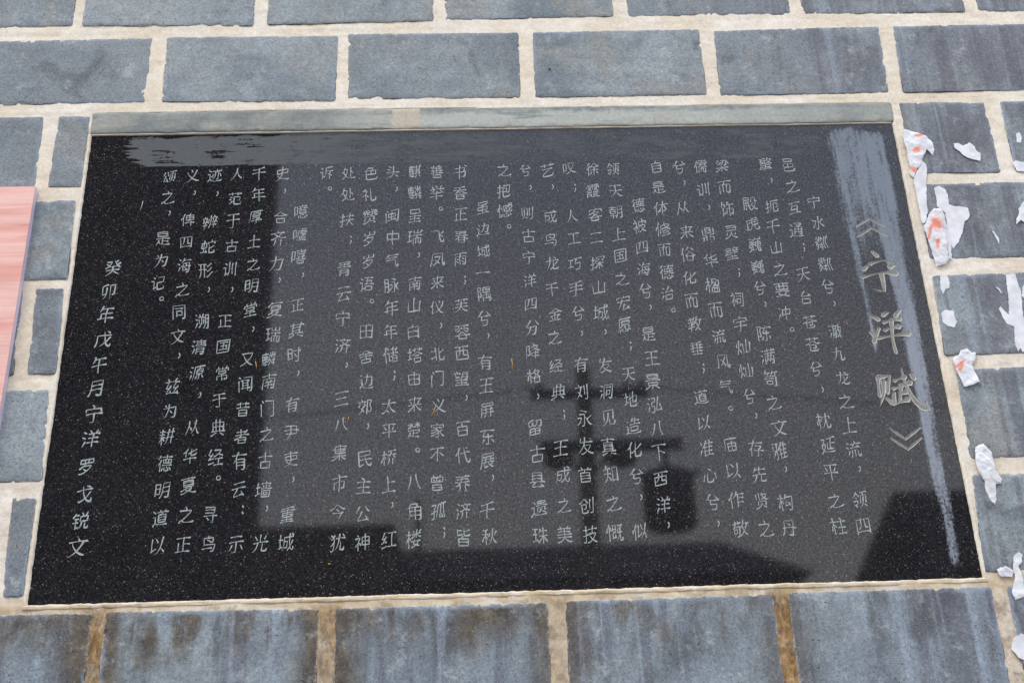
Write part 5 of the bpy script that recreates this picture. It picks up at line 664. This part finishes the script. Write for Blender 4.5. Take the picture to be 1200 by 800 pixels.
def mat_strip():
    m_ = N('weathered_stone_strip')
    c = m_.mix(m_.mr(m_.noise(9, 5, .65), .35, .65), (.19, .21, .205), (.30, .315, .285))
    wash = m_.mul(m_.mr(m_.add(m_.x, m_.mul(m_.sub(m_.noise(8, 4), .5), .3)), -.45, -.15), m_.mr(m_.add(m_.x, m_.mul(m_.sub(m_.noise(8, 4, off=(2, 2, 2)), .5), .5)), .35, .85, 1, .25))
    wash = m_.mul(wash, m_.mr(m_.add(m_.z, m_.mul(m_.sub(m_.noise(1, 4, .6, sc=(30, 1, 60)), .5), .03)), 3.022, 3.008))
    c = m_.mix(m_.mul(wash, .85), c, (.48, .50, .45))
    c = m_.mix(m_.mr(m_.noise(1, 5, .65, sc=(7, 1, 22), off=(3, 3, 1)), .48, .66, 0, .7), c, (.42, .40, .33))
    c = m_.mix(m_.mr(m_.noise(1, 5, .65, sc=(5, 1, 50), off=(3, 9, 1)), .54, .66, 0, .6), c, (.16, .175, .17))
    # dab of mortar
    d = m_.op('ABSOLUTE', m_.sub(m_.x, -.19)); c = m_.mix(m_.mr(m_.add(d, m_.mul(m_.sub(m_.noise(40, 4), .5), .03)), .026, .032, .85, 0), c, (.55, .47, .36))
    c = m_.mix(m_.mr(m_.noise(1, 3, .5, sc=(60, 1, 8), off=(9, 3, 1)), .62, .72, 0, .4), c, (.14, .16, .16))
    f = m_.noise(140, 4, .7); c = m_.mulc(c, m_.mr(f, .2, .8, .84, 1.14)); m_.bump(f, .35, .0012); return m_.fin(c, .75, .3)
def mat_paper():
    m_ = N('torn_poster_paper')
    at = m_.t.nodes.new('ShaderNodeAttribute'); at.attribute_name = 'ink'
    ink = m_.mr(m_.add(at.outputs['Fac'], m_.mul(m_.sub(m_.noise(75, 5, .75, dist=.8), .5), 1.7)), .45, .62)
    ink = m_.mul(ink, m_.mr(at.outputs['Fac'], .05, .3)); ed = m_.mr(at.outputs['Fac'], .02, .5)
    c = m_.mix(m_.mr(m_.noise(40, 4), .3, .7), (.70, .70, .73), (.86, .86, .87))
    c = m_.mix(m_.mr(m_.noise(25, 4, off=(3, 1, 1)), .5, .75, 0, .5), c, (.60, .575, .55))
    c = m_.mix(m_.mul(ed, .6), c, (.80, .52, .47)); c = m_.mix(m_.mul(ink, .9), c, (.84, .27, .19))
    m_.bump(m_.add(m_.noise(60, 4, .6), m_.mul(m_.noise(900, 2), .4)), .14, .001)
    m_.b.inputs['Subsurface Weight'].default_value = 0.0
    return m_.fin(c, .75, .25)
def mat_pink():
    m_ = N('pink_wood_print')
    w = m_.noise(1, 5, .6, sc=(1.6, 1, 22), dist=.9); k = m_.noise(1, 3, .6, sc=(1.2, 1, 5), off=(0, 0, 3)); f = m_.noise(1, 2, .6, sc=(14, 1, 240))
    c = m_.mix(m_.mr(w, .35, .7), (.93, .575, .50), (.77, .33, .26)); c = m_.mix(m_.mr(k, .42, .68, 0, .75), c, (.95, .68, .61))
    c = m_.mix(m_.mr(w, .64, .70, 0, .6), c, (.50, .15, .13))
    c = m_.mulc(c, m_.mr(f, .3, .7, .95, 1.05)); return m_.fin(c, .35, .5)
M = dict(brick=mat_brick(), mortar=mat_mortar(), granite=mat_granite(), strip=mat_strip(), paper=mat_paper(), pink=mat_pink())
def mat_letter(name, col):
    m_ = N(name); n = m_.noise(260, 3, .7); return m_.fin(m_.mulc(col, m_.mr(n, .3, .7, .8, 1.2)), .8, .2)
M['letter'] = mat_letter('cut_letter_grey', (.37, .40, .385)); M['rim'] = mat_letter('chipped_letter_rim', (.50, .49, .44)); M['floor'] = mat_letter('carved_letter_floor', (.27, .26, .235))
M['lilac'] = plain('lilac_board_edge', (.62, .53, .66), .3, .5, var=.05)
M['straw'] = plain('straw', (.55, .33, .06), .7, var=.2); M['pale_straw'] = plain('pale_straw', (.55, .45, .35), .7); M['yellow'] = plain('yellow_fleck', (.75, .45, .02), .6)
M['concrete'] = plain('grey_concrete', (.20, .195, .185), .9, .2); M['dark_metal'] = plain('painted_dark_metal', (.045, .05, .055), .5)
M['porcelain'] = plain('brown_porcelain', (.05, .03, .025), .2); M['wire'] = plain('black_wire', (.02, .02, .02), .6)
M['render_wall'] = plain('dark_rendered_wall', (.055, .055, .06), .9, .2, var=.3, sc=1.2); M['roof'] = plain('dark_roof_tile', (.09, .09, .10), .9, .2, var=.4, sc=1.5)
M['house_wall'] = plain('old_plaster', (.16, .15, .145), .9, .2, var=.25, sc=1.5); M['glass'] = plain('window_glass', (.02, .02, .025), .15)
M['wood'] = plain('old_timber', (.05, .035, .028), .8); M['ground'] = plain('paved_ground', (.16, .155, .15), .95, .2, var=.2, sc=2)

# ------------------------------------------------------------------ ground
v, f = boxv(-60, 60, -90, .4, -.3, 0); link('ground', mesh('ground', v, f), M['ground'], kind='structure')

# ------------------------------------------------------------------ the brick wall
BF = -.0015          # mean plane of the brick faces
wall = empty('brick_wall', (0, 0, 0), 'wall of large blue grey bricks with wide cream mortar joints behind the plaque', 'wall')
PX0, PX1, PZ0, PZ1 = -.8452, .8490, 1.9955, 2.9722       # plaque
v, f = boxv(-3.2, 3.2, .05, .35, 0, 4.6); link('wall_core', mesh('wall_core', v, f), M['mortar'], wall)
# mortar bed: one displaced sheet that wells up in the joints
dx = .0035
gx = np.arange(-1.30, 1.50, dx); gz = np.arange(1.775, 3.475, dx)
X, Z = np.meshgrid(gx, gz)
Yb = .0006 + .0011 * fbm(X * 14, Z * 14, 3) + .0009 * fbm(X * 60, Z * 60, 9) + .0006 * fbm(X * 5, Z * 90, 5)
inside = (X > PX0 - .003) & (X < PX1 + .003) & (Z > PZ0 - .003) & (Z < 3.0272 - (X + .847) * .00335)
Yb = np.where(inside, .035, Yb)
me = grid_mesh('mortar', X, Yb, Z)
link('mortar', me, M['mortar'], wall, kind='stuff')
def slab(name, quad, seed, n_step=.0030, face=BF, rag=.0007, mat='brick', parent=None, depth=.03, chips=True, und=.0007):
    (tl, tr, br, bl) = [np.array(p) for p in quad]
    Wd = np.hypot(*(tr - tl)); Ht = np.hypot(*(tl - bl))
    def par(L_):
        n = max(4, int(L_ / n_step)); e = [0, .0006 / L_, .0016 / L_, .003 / L_]; mid = np.linspace(.0055 / L_, 1 - .0055 / L_, n)
        return np.array(e + list(mid) + [1 - t for t in e[::-1]])
    s, t = np.meshgrid(par(Wd), par(Ht))
    P = (bl * (1 - s[..., None]) + br * s[..., None]) * (1 - t[..., None]) + (tl * (1 - s[..., None]) + tr * s[..., None]) * t[..., None]
    x, z = P[..., 0], P[..., 1]
    de = np.minimum(np.minimum(s, 1 - s) * Wd, np.minimum(t, 1 - t) * Ht)
    # ragged outline: pull the rim in and out, wavering corner cut
    k = np.exp(-de / .006)
    cx, cz = P.reshape(-1, 2).mean(0)
    nx_ = fbm(z * 110, x * 9 + seed, seed, 4) * rag * k; nz_ = fbm(x * 110, z * 9 + seed, seed + 5, 4) * rag * k
    nx_ += fbm(z * 12, x * 3, seed + 9) * .0007 * k + vn(z * 330, x * 200, seed + 2) * .0006 * k; nz_ += fbm(x * 9, z * 3, seed + 13) * .0007 * k + vn(x * 330, z * 200, seed + 1) * .0006 * k
    x2 = x + nx_; z2 = z + nz_
    # rounded corners
    dcx = np.minimum(s, 1 - s) * Wd; dcz = np.minimum(t, 1 - t) * Ht; R_ = .007
    a_, b_ = np.maximum(R_ - dcx, 0), np.maximum(R_ - dcz, 0); l_ = np.hypot(a_, b_) + 1e-9; over = np.maximum(l_ - R_, 0)
    x2 = x2 + np.where(s < .5, 1, -1) * over * a_ / l_; z2 = z2 + np.where(t < .5, 1, -1) * over * b_ / l_
    rs = np.random.RandomState(seed)
    y = face + rs.uniform(-.0006, .0004) + (s - .5) * rs.uniform(-.0008, .0008) + (t - .5) * rs.uniform(-.0008, .0008)
    y = y + und * fbm(x * 8, z * 8, seed + 3) + .00025 * fbm(x * 60, z * 60, seed + 4)
    wear = .0019 * (1 + .8 * fbm(x * 25, z * 25, seed + 21))
    y = y + np.maximum(wear, .0004) * np.exp(-de / .0028)
    if chips:
        ch = np.maximum(fbm(x * 70, z * 70, seed + 33) - .25, 0) * 2
        y = y + ch * .004 * np.exp(-de / .006)
        bite = np.maximum(fbm(x * 16, z * 16, seed + 41) - .50, 0) * 2.4; y = y + bite * .0016 * np.exp(-de / .011)
    # skirt
    def pad(A, val=None):
        B = np.pad(A, 1, mode='edge')
        return B
    x3, z3, y3 = pad(x2), pad(z2), pad(y); e3 = pad(np.exp(-de / .012))
    y3[0, :] = y3[-1, :] = y3[:, 0] = y3[:, -1] = depth
    me = grid_mesh(name, x3, y3, z3)
    at = me.attributes.new('edge', 'FLOAT', 'POINT'); at.data.foreach_set('value', e3.astype(np.float32).ravel())
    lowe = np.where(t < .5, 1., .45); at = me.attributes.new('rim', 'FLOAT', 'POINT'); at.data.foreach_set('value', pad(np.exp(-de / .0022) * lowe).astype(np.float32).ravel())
    return link(name, me, M[mat], parent)
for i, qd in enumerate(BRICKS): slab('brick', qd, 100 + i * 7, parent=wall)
# the wall beyond the picture: plain bricks as one piece
rng = random.Random(5); parts = []; rows = {}
for qd in BRICKS:
    zc = sum(p[1] for p in qd) / 4; rows.setdefault(round((3.35 - zc) / .2087), []).append(qd)
for r in range(-5, 16):
    if r in rows:                       # carry each course on to both sides
        a = max(rows[r], key=lambda q: q[1][0]); zt, zb = a[1][1], a[2][1]; x = max(a[1][0], a[2][0]) + .027
        while x < 2.7: parts.append(boxv(x, x + .373, BF, .08, zb, zt)); x += .4
        a = min(rows[r], key=lambda q: q[0][0]); zt, zb = a[0][1], a[3][1]; x = min(a[0][0], a[3][0]) - .027
        while x > -2.7: parts.append(boxv(x - .373, x, BF, .08, zb, zt)); x -= .4
    else:
        zc = 3.35 - r * .2087; zt, zb = min(zc + .0887, 4.6), max(zc - .0887, 0)
        if zt - zb < .03: continue
        for j in range(-8, 8):
            x = -.498 + .4 * j + (.2 if r % 2 else 0); parts.append(boxv(x, x + .373, BF, .08, zb, zt))
vv, ff = join(parts); o = link('outer_brickwork', mesh('outer_brickwork', vv, ff), M['brick'], wall, kind='stuff')
v, f = join([boxv(-3.2, -1.3, .002, .06, 0, 4.6), boxv(1.496, 3.2, .002, .06, 0, 4.6), boxv(-1.3, 1.496, .002, .06, 0, 1.776), boxv(-1.3, 1.496, .002, .06, 3.474, 4.6)])
link('outer_mortar', mesh('outer_mortar', v, f), M['mortar'], wall, kind='stuff')
# stone strip above the plaque and the line of bedding under it
slab('stone_strip', ((PX0 - .002, 3.0302), (PX1 + .007, 3.0245), (PX1 + .006, 2.9758), (PX0 - .002, 2.9768)), 771, face=-.0012, rag=.0007, mat='strip', parent=wall, und=.0004)
def bead(name, p0, p1, wdt, seed, h=.0022, rag=.0014, y0=.0035, n=None, side=1):
    """rough mortar fillet from p0 to p1 (x, z); its cross-section is a low round ridge"""
    p0, p1 = np.array(p0), np.array(p1); L_ = np.hypot(*(p1 - p0)); n = int(L_ / .002)
    d = (p1 - p0) / L_; nn = np.array([-d[1], d[0]])
    s, t = np.meshgrid(np.linspace(0, 1, n), np.linspace(-1, 1, 9))
    wv = 1 + .0 * s
    a = s * L_
    off = t * wdt * .5 + (fbm(a * 90, t * 0 + seed, seed, 4) * rag) * np.abs(t) + fbm(a * 8, t * 0, seed + 2) * .0007
    x = p0[0] + d[0] * a + nn[0] * off; z = p0[1] + d[1] * a + nn[1] * off
    y = y0 - h * (1 - t ** 4) * (1 + .22 * fbm(a * 50, t * 2, seed + 7)) 
    y = np.where(np.abs(t) > .99, y0 + .003, y)
    return link(name, grid_mesh(name, x, y, z), M['mortar'], wall)
bead('mortar_fillet', (PX0 - .0035, PZ0 - .004), (PX0 - .0035, 2.974), .0085, 5, .0042)
bead('mortar_fillet', (PX1 + .0035, PZ0 - .004), (PX1 + .0055, 2.974), .0085, 6, .0042)
bead('mortar_fillet', (PX0 - .006, PZ0 - .0055), (PX1 + .006, PZ0 - .0055), .012, 7, .0042)
bead('mortar_fillet', (PX0, 2.9748), (PX1, 2.9738), .0032, 8, .0025, .0007)

# ------------------------------------------------------------------ the plaque
PF = .004            # plane of the polished face
plaque = empty('inscribed_plaque', (0, PF, PZ0), 'large polished black granite plaque with columns of engraved Chinese characters set into the brick wall', 'plaque')
G = decode(GLYPHS)
rng = random.Random(11)
# title: real cut letters, a bright sloping rim round a dark floor
shapes = []          # (name, [stroke outer], [stroke inner]) in metres
for nm_, letter_strokes in TITLE:
    ou, inn = [], []
    for st_ in letter_strokes:
        u_ = [(x / .1 - 7, z / .1 - 25) for x, z in st_]
        seed_ = rng.getstate(); a_ = ribbon(u_, rng, .082); rng.setstate(seed_); b_ = ribbon(u_, rng, .050)
        back = lambda R_: [tuple(((p[0] + 7) * .1, (p[1] + 25) * .1) for p in pr) for pr in R_]
        ou.append(back(a_)); inn.append(back(b_))
    shapes.append((nm_, ou, inn))
for pair in CHEVRONS:
    ou, inn = [], []
    for ln in pair:
        for w_, L_ in ((.0056, ou), (.0034, inn)):
            pr = []
            pts = []
            for a_, b_ in zip(ln, ln[1:]): pts += [a_, ((a_[0] + b_[0]) / 2, (a_[1] + b_[1]) / 2)]
            pts.append(ln[-1])
            for i, p in enumerate(pts):
                a_ = pts[max(0, i - 1)]; b_ = pts[min(len(pts) - 1, i + 1)]; tx, tz = b_[0] - a_[0], b_[1] - a_[1]; l_ = math.hypot(tx, tz)
                ww = w_ * (.5 if 0 < i < len(pts) - 1 else .25); e_ = 0
                pr.append(((p[0] - tz / l_ * ww, p[1] + tx / l_ * ww), (p[0] + tz / l_ * ww, p[1] - tx / l_ * ww)))
            L_.append(pr)
    shapes.append(('title_bracket', ou, inn))
verts = [(PX0, PZ0), (PX1, PZ0), (PX1, PZ1), (PX0, PZ1)]; faces = [(0, 1, 2, 3)]; tags = [None]
for si, (nm, ou, inn) in enumerate(shapes):
    for lvl, R in ((0, ou), (1, inn)):
        for r in R:
            idx = []
            for l_, rr in r: idx.append((len(verts), len(verts) + 1)); verts += [l_, rr]
            for (a, b), (c, d) in zip(idx, idx[1:]): faces.append((a, b, d, c)); tags.append((si, lvl))
sc_ = 1000.
r_ = delaunay_2d_cdt([Vector((x * sc_, z * sc_)) for x, z in verts], [], faces, 0, 1e-4)
ov, of = r_[0], r_[2]
cen = np.array([[sum(ov[i].x for i in q) / len(q) / sc_, sum(ov[i].y for i in q) / len(q) / sc_] for q in of])
cls = [None] * len(of)
for q, tg in zip(faces[1:], tags[1:]):       # which cut does each triangle lie in
    pq = np.array([verts[i] for i in q]); near = np.nonzero(((cen > pq.min(0)) & (cen < pq.max(0))).all(1))[0]
    for tri in ((0, 1, 2), (0, 2, 3)):
        a, b, c = pq[list(tri)]
        e = [(v_[0] - u_[0]) * (cen[near, 1] - u_[1]) - (v_[1] - u_[1]) * (cen[near, 0] - u_[0]) for u_, v_ in ((a, b), (b, c), (c, a))]
        ins = ((e[0] >= 0) & (e[1] >= 0) & (e[2] >= 0)) | ((e[0] <= 0) & (e[1] <= 0) & (e[2] <= 0))
        for k in near[ins]:
            cls[k] = tg if cls[k] is None else (cls[k][0], max(cls[k][1], tg[1]))
outer = set(); flr = {}
for fc, k in zip(of, cls):
    if k is None: outer.update(fc)
for fc, k in zip(of, cls):
    if k and k[1] == 1:
        for vi in fc:
            if vi not in outer: flr[vi] = 1
dep = lambda vi: PF + (.0012 if vi in flr else 0.)
def sub(fs, name, mats, parent, slots=None):
    used = sorted({i for q in fs for i in q}); mp_ = {k: i for i, k in enumerate(used)}
    def orient(q):
        a, b, c = [ov[i] for i in q[:3]]; cr_ = (b.x - a.x) * (c.y - a.y) - (b.y - a.y) * (c.x - a.x)
        return q if cr_ > 0 else q[::-1]
    me = mesh(name, [(ov[i].x / sc_, dep(i), ov[i].y / sc_) for i in used], [tuple(mp_[i] for i in orient(q)) for q in fs])
    o = link(name, me, mats, parent)
    if slots and len(me.polygons) == len(slots): me.polygons.foreach_set('material_index', slots)
    return o
sub([fc for fc, k in zip(of, cls) if k is None], 'polished_face', M['granite'], plaque)
v, f = boxv(PX0, PX1, PF + .0001, .035, PZ0, PZ1); f = [q for q in f if q != (0, 4, 5, 1)]
# back and sides of the slab, a hollow box so that the cuts stay open
link('slab_body', mesh('slab_body', v, f), M['granite'], plaque)
title = None
for si, (nm, _, _) in enumerate(shapes):
    fs = [(fc, k) for fc, k in zip(of, cls) if k and k[0] == si]
    sub([a for a, _ in fs], nm, [M['rim'], M['floor']], plaque, [k[1] for _, k in fs])
# body text: column > character, each brush stroke a shallow cut
LAY = [0]
def write(c, cx_, cz_, wid, hgt, w0):
    V, F = [], []
    R = glyph(G, c, rng, w0); k = rng.uniform(.94, 1.07); ww, hh = wid * k, hgt * k
    if c in '，；：。': ww, hh = wid * .8, hgt * .75
    for r in R:
        LAY[0] = (LAY[0] + 1) % 40; y = PF - .0003 - LAY[0] * .000012
        n = len(V)
        for l_, rr in r:
            for p in (l_, rr): V.append((cx_ + (p[0] - .5) * ww, y, cz_ + (p[1] - .5) * hh))
        for i in range(len(r) - 1): a = n + i * 2; F.append((a, a + 1, a + 3, a + 2))
    return V, F
# the 300 characters that show largest (lowest on the plaque) are single objects, the rest one mesh
low = sorted(((p[1], k, i) for k, (text, pos) in enumerate(COLUMNS) for i, (c, p) in enumerate(zip(text, pos)) if c not in '，；：。'))[:300]
single = {(k, i) for _, k, i in low}; rest = []
for k, (text, pos) in enumerate(COLUMNS):
    last = k == len(COLUMNS) - 1; tc_ = None
    for i, (c, p) in enumerate(zip(text, pos)):
        V, F = write(c, p[0], p[1], *((.0385, .0435, .064) if last else (.0335, .0392, .056)))
        if (k, i) in single:
            if tc_ is None:
                tc_ = bpy.data.objects.new('signature_column' if last else 'text_column', None); COLL.objects.link(tc_); tc_.parent = plaque; tc_.matrix_parent_inverse = world_of(plaque).inverted(); tc_.empty_display_size = .02
            link('character', mesh('character', V, F), M['letter'], tc_)
        else: rest.append((V, F))
V, F = join(rest); link('fine_lettering', mesh('fine_lettering', V, F), M['letter'], plaque, kind='stuff')

# ------------------------------------------------------------------ pink board at the left border
o = empty('pink_sign_board', (-1.2, -.0015, 2.0), 'pink wood grained sign board with a lilac edge left of the black plaque', 'sign board')
BX = -.9374
v, f = boxv(-1.62, BX - .0002, -.0165, -.0145, 2.0, 2.8395); p_ = link('printed_face', mesh('printed_face', v, f), M['pink'], o)
v, f = boxv(-1.62, BX, -.0144, -.0016, 2.0, 2.8400); p_ = link('backing_panel', mesh('backing_panel', v, f), M['lilac'], o)

# ------------------------------------------------------------------ torn paper left on the bricks
rng = random.Random(2)
for i, (lab, poly, amp, ink) in enumerate(PAPERS):
    # fray the outline
    P_ = []
    for a, b in zip(poly, poly[1:] + poly[:1]):
        n = max(1, int(math.hypot(b[0] - a[0], b[1] - a[1]) / .0035))
        for k in range(n):
            t = k / n; j = .0009 if k else .0002
            P_.append((a[0] + (b[0] - a[0]) * t + rng.uniform(-j, j), a[1] + (b[1] - a[1]) * t + rng.uniform(-j, j)))
    xs = [p[0] for p in P_]; zs = [p[1] for p in P_]
    pts = list(P_); st = .0036
    for gx_ in np.arange(min(xs), max(xs), st):
        for gz_ in np.arange(min(zs), max(zs), st): pts.append((gx_ + rng.uniform(-.0012, .0012), gz_ + rng.uniform(-.0012, .0012)))
    r_ = delaunay_2d_cdt([Vector((x * sc_, z * sc_)) for x, z in pts], [], [tuple(range(len(P_)))], 1, 1e-4)
    vs = np.array([(p.x / sc_, p.y / sc_) for p in r_[0]]); x, z = vs[:, 0], vs[:, 1]
    pa = np.array(P_); de = np.min(np.hypot(x[:, None] - pa[None, :, 0], z[:, None] - pa[None, :, 1]), 1)
    sd = 40 + i * 13
    rid = (1 - np.abs(fbm(x * 55 + z * 20, z * 40, sd, 3)) * 2.2); rid2 = (1 - np.abs(vn(x * 130, z * 110, sd + 3)) * 1.8)
    soft = fbm(x * 28, z * 28, sd + 7)
    amp *= .36 if amp > .003 else .15
    y = -(.0030 if amp > .001 else .0023) - amp * (.55 * np.clip(rid, 0, 1) + .22 * np.clip(rid2, 0, 1) + .5 * np.clip(soft + .3, 0, 1)) * np.clip(.35 + de / .006, 0, 1)
    curl = np.clip(fbm(x * 22, z * 22, sd + 11) + .05, 0, 1); y -= (amp * .9 + .0008) * curl * np.exp(-de / .005)
    me = mesh('paper_scrap', [(a, b, c) for a, b, c in zip(x, y, z)], [tuple(q) for q in r_[2]], False)
    val = np.zeros(len(x))
    for ix, iz, rx, rz, an in ink:
        ca, sa = math.cos(math.radians(an)), math.sin(math.radians(an)); u = (x - ix) * ca + (z - iz) * sa; w_ = -(x - ix) * sa + (z - iz) * ca
        val = np.maximum(val, np.exp(-((u / rx) ** 2 + (w_ / rz) ** 2) * .6))
    at = me.attributes.new('ink', 'FLOAT', 'POINT'); at.data.foreach_set('value', val.astype(np.float32))
    me.transform(Matrix.Translation((-x.mean(), .003, -z.min())))
    o = link('paper_scrap', me, M['paper'], label=lab, category='paper scrap', group='torn poster remnants on the bricks right of the plaque'); o.location = (x.mean(), -.003, z.min())
    sm = o.modifiers.new('thickness', 'SOLIDIFY'); sm.thickness = .00025; sm.offset = 0
# straw and paint flecks
for i, (lab, (x, z), ang, ln) in enumerate(FLECKS):
    L_ = ln / 520; a = math.radians(ang); r = .0011 if ln > 4 else L_ * .5
    dxx, dzz = math.cos(a) * L_ / 2, math.sin(a) * L_ / 2; y = PF - r * .6 if x < .87 and 1.99 < z < 2.97 else -.0035
    if ln <= 4: V, F = tube([(x, y - .001, z - .0008), (x, y - .0013, z), (x, y - .001, z + .001)], [r * .6, r, r * .5], 8)
    else: V, F = tube([(x - dxx, y, z - dzz), (x - dxx * .2 + .0008, y - .0012, z - dzz * .2), (x + dxx, y - .0002, z + dzz)], [r * .5, r * .8, r * .4], 6)
    me = mesh('straw_fleck', V, F, True)
    o = link('straw_fleck', me, M['yellow'] if 'yellow' in lab else M['pale_straw'] if 'pale' in lab else M['straw'], label=lab, category='fleck', group='small flecks stuck on plaque and bricks')

# ------------------------------------------------------------------ the street behind the camera, seen mirrored in the plaque
D = -12.0
up = empty('utility_pole', (1.31, D, 0), 'concrete utility pole with two crossarms mirrored in the right half of the plaque', 'utility pole')
V, F = tube([(1.28, D, 0), (1.37, D, 7.5)], [.15, .095], 16); link('pole_shaft', mesh('pole_shaft', V, F, True), M['concrete'], up)
V, F = boxv(.66, 2.18, D + .11, D + .21, 7.02, 7.13); o = link('crossarm', mesh('crossarm', V, F), M['dark_metal'], up)
V, F = boxv(.74, 2.56, D + .11, D + .22, 6.29, 6.43); o = link('crossarm', mesh('crossarm', V, F), M['dark_metal'], up)
for s_ in (-1, 1):
    V, F = tube([(1.34, D + .1, 5.95), (1.34 + .33 * s_, D + .15, 6.3)], .028, 6); link('brace', mesh('brace', V, F), M['dark_metal'], up)
for x0, x1 in ((.80, 1.14), (1.60, 1.95)):
    V, F = tube([(x0, D + .16, 6.24), (x0 + .05, D + .16, 6.20), ((x0 + x1) / 2, D + .16, 6.17), (x1 - .05, D + .16, 6.20), (x1, D + .16, 6.25)], [.05, .10, .12, .10, .05], 10)
    link('fuse_cutout', mesh('fuse_cutout', V, F, True), M['porcelain'], up)
for x0 in (.78, 1.9, 2.1):
    V, F = tube([(x0, D + .16, 7.13), (x0, D + .16, 7.16), (x0, D + .16, 7.17), (x0, D + .16, 7.24)], [.02, .045, .03, .035], 8)
    link('insulator', mesh('insulator', V, F, True), M['porcelain'], up)
tr = empty('pole_transformer', (2.33, D, 5.3), 'dark round transformer hanging under the crossarm of the mirrored utility pole', 'transformer')
V, F = tube([(2.33, D + .16, 5.26), (2.33, D + .16, 5.31), (2.33, D + .16, 5.92), (2.33, D + .16, 5.97), (2.33, D + .16, 6.04)], [.27, .325, .33, .30, .14], 24)
link('tank', mesh('tank', V, F, True), M['dark_metal'], tr)
V, F = tube([(2.33, D + .16, 6.03), (2.33, D + .16, 6.30)], .035, 8); link('hanger', mesh('hanger', V, F), M['dark_metal'], tr)
for s_ in (-1, 1):
    V, F = tube([(2.33 + .25 * s_, D + .16, 5.92), (2.33 + .42 * s_, D + .16, 6.0)], [.05, .03], 8); link('bushing', mesh('bushing', V, F), M['porcelain'], tr)
for k, (z0, x0) in enumerate(((7.24, .78), (7.24, 1.9))):
    pts = [(x0 + (t - .5) * 0.0 + 14 * (t - .0) * (-1 if k == 0 else 1), D - 2 * t, z0 - 1.2 * math.sin(math.pi * min(t * .9, 1)) * .5 + 1.0 * t) for t in np.linspace(0, 1, 14)]
    V, F = tube(pts, .012, 5); o = link('power_line', mesh('power_line', V, F, True), M['wire']); o['label'] = ('power line running left from the mirrored pole top', 'power line running right from the mirrored pole top')[k]; o['category'] = 'power line'
# tall building whose edge cuts the reflection on the left
def building(name, label, x0, x1, y1, y0, h, wall_m, rows, cols, roof=None):
    b = empty(name, ((x0 + x1) / 2, (y0 + y1) / 2, 0), label, 'building')
    V, F = boxv(x0, x1, y1, y0, 0, h); link('wall', mesh('wall', V, F), wall_m, b)
    for r in range(rows):
        for c in range(cols):
            cx_ = x0 + (c + .5) * (x1 - x0) / cols; cz_ = (r + .55) * h / rows
            w_, h_ = min(.55, (x1 - x0) / cols * .3), min(.7, h / rows * .25)
            V, F = join([boxv(cx_ - w_, cx_ - w_ + .07, y0, y0 + .04, cz_ - h_, cz_ + h_), boxv(cx_ + w_ - .07, cx_ + w_, y0, y0 + .04, cz_ - h_, cz_ + h_), boxv(cx_ - w_ + .07, cx_ + w_ - .07, y0, y0 + .04, cz_ + h_ - .07, cz_ + h_), boxv(cx_ - w_ + .07, cx_ + w_ - .07, y0, y0 + .04, cz_ - h_, cz_ - h_ + .07)])
            wn = link('window', mesh('window', V, F), M['wood'], b)
            V, F = boxv(cx_ - w_ + .07, cx_ + w_ - .07, y0 + .002, y0 + .015, cz_ - h_ + .07, cz_ + h_ - .07); pn = link('pane', mesh('pane', V, F), M['glass'], wn)
    if roof:
        e, rise, inset = roof
        V = [(x0 - e, y0 + e, h + .01), (x1 + e, y0 + e, h + .01), (x1 + e, y1 - e, h + .01), (x0 - e, y1 - e, h + .01), (x0 + inset, (y0 + y1) / 2, h + rise), (x1 - inset, (y0 + y1) / 2, h + rise)]
        F = [(0, 1, 5, 4), (1, 2, 5), (2, 3, 4, 5), (3, 0, 4), (3, 2, 1, 0)]
        link('roof', mesh('roof', V, F), M['roof'], b)
    else:
        V, F = boxv(x0 - .08, x1 + .03, y1 - .08, y0 + .06, h, h + .25); link('parapet', mesh('parapet', V, F), wall_m, b)
    return b
building('tall_building', 'tall dark building mirrored along the left side of the plaque', -14, -3.92, -18, -14, 16, M['render_wall'], 5, 5)
building('low_house', 'low tile roofed house mirrored along the bottom edge of the plaque', -2.95, 5.3, -24, -17.5, 5.9, M['house_wall'], 2, 6, (.3, 1.45, .5))
building('flat_roofed_annex', 'small flat roofed annex mirrored at the lower left next to the tall building', -3.85, -1.5, -18.9, -17.2, 6.65, M['house_wall'], 2, 2)
b = empty('side_house', (8, -13.5, 0), 'dark house with a slanted roof edge mirrored in the bottom right corner of the plaque', 'building')
pf = [(4.75, 0), (4.75, 4.5), (12.5, 4.5), (12.5, 0)]; nb = len(pf)
V = [(x, -12.2, z) for x, z in pf] + [(x + (1.2 if x < 6 else 0), -15, z) for x, z in pf]; F = [tuple(range(nb)), tuple(range(nb, 2 * nb))[::-1]] + [(i, i + nb, (i + 1) % nb + nb, (i + 1) % nb) for i in range(nb)]
link('wall', mesh('wall', V, F), M['house_wall'], b)
pf = [(4.5, 4.503), (5.22, 5.72), (12.5, 5.78), (12.8, 4.503)]
V = [(x, -12.05, z) for x, z in pf] + [(x + (1.2 if x < 6 else 0), -15.1, z) for x, z in pf]
link('roof', mesh('roof', V, F), M['roof'], b)
for k in range(4):
    V, F = boxv(5.6 + k * 1.7, 6.5 + k * 1.7, -12.2, -12.15, 2.6, 3.9); link('window', mesh('window', V, F), M['glass'], b)
V, F = tube([(-.98, -16, 0), (-1.0, -16, 7.0)], [.06, .04], 10)
o = link('thin_post', mesh('thin_post', V, F, True), M['dark_metal']); o['label'] = 'thin dark post mirrored among the lower left columns of characters'; o['category'] = 'post'
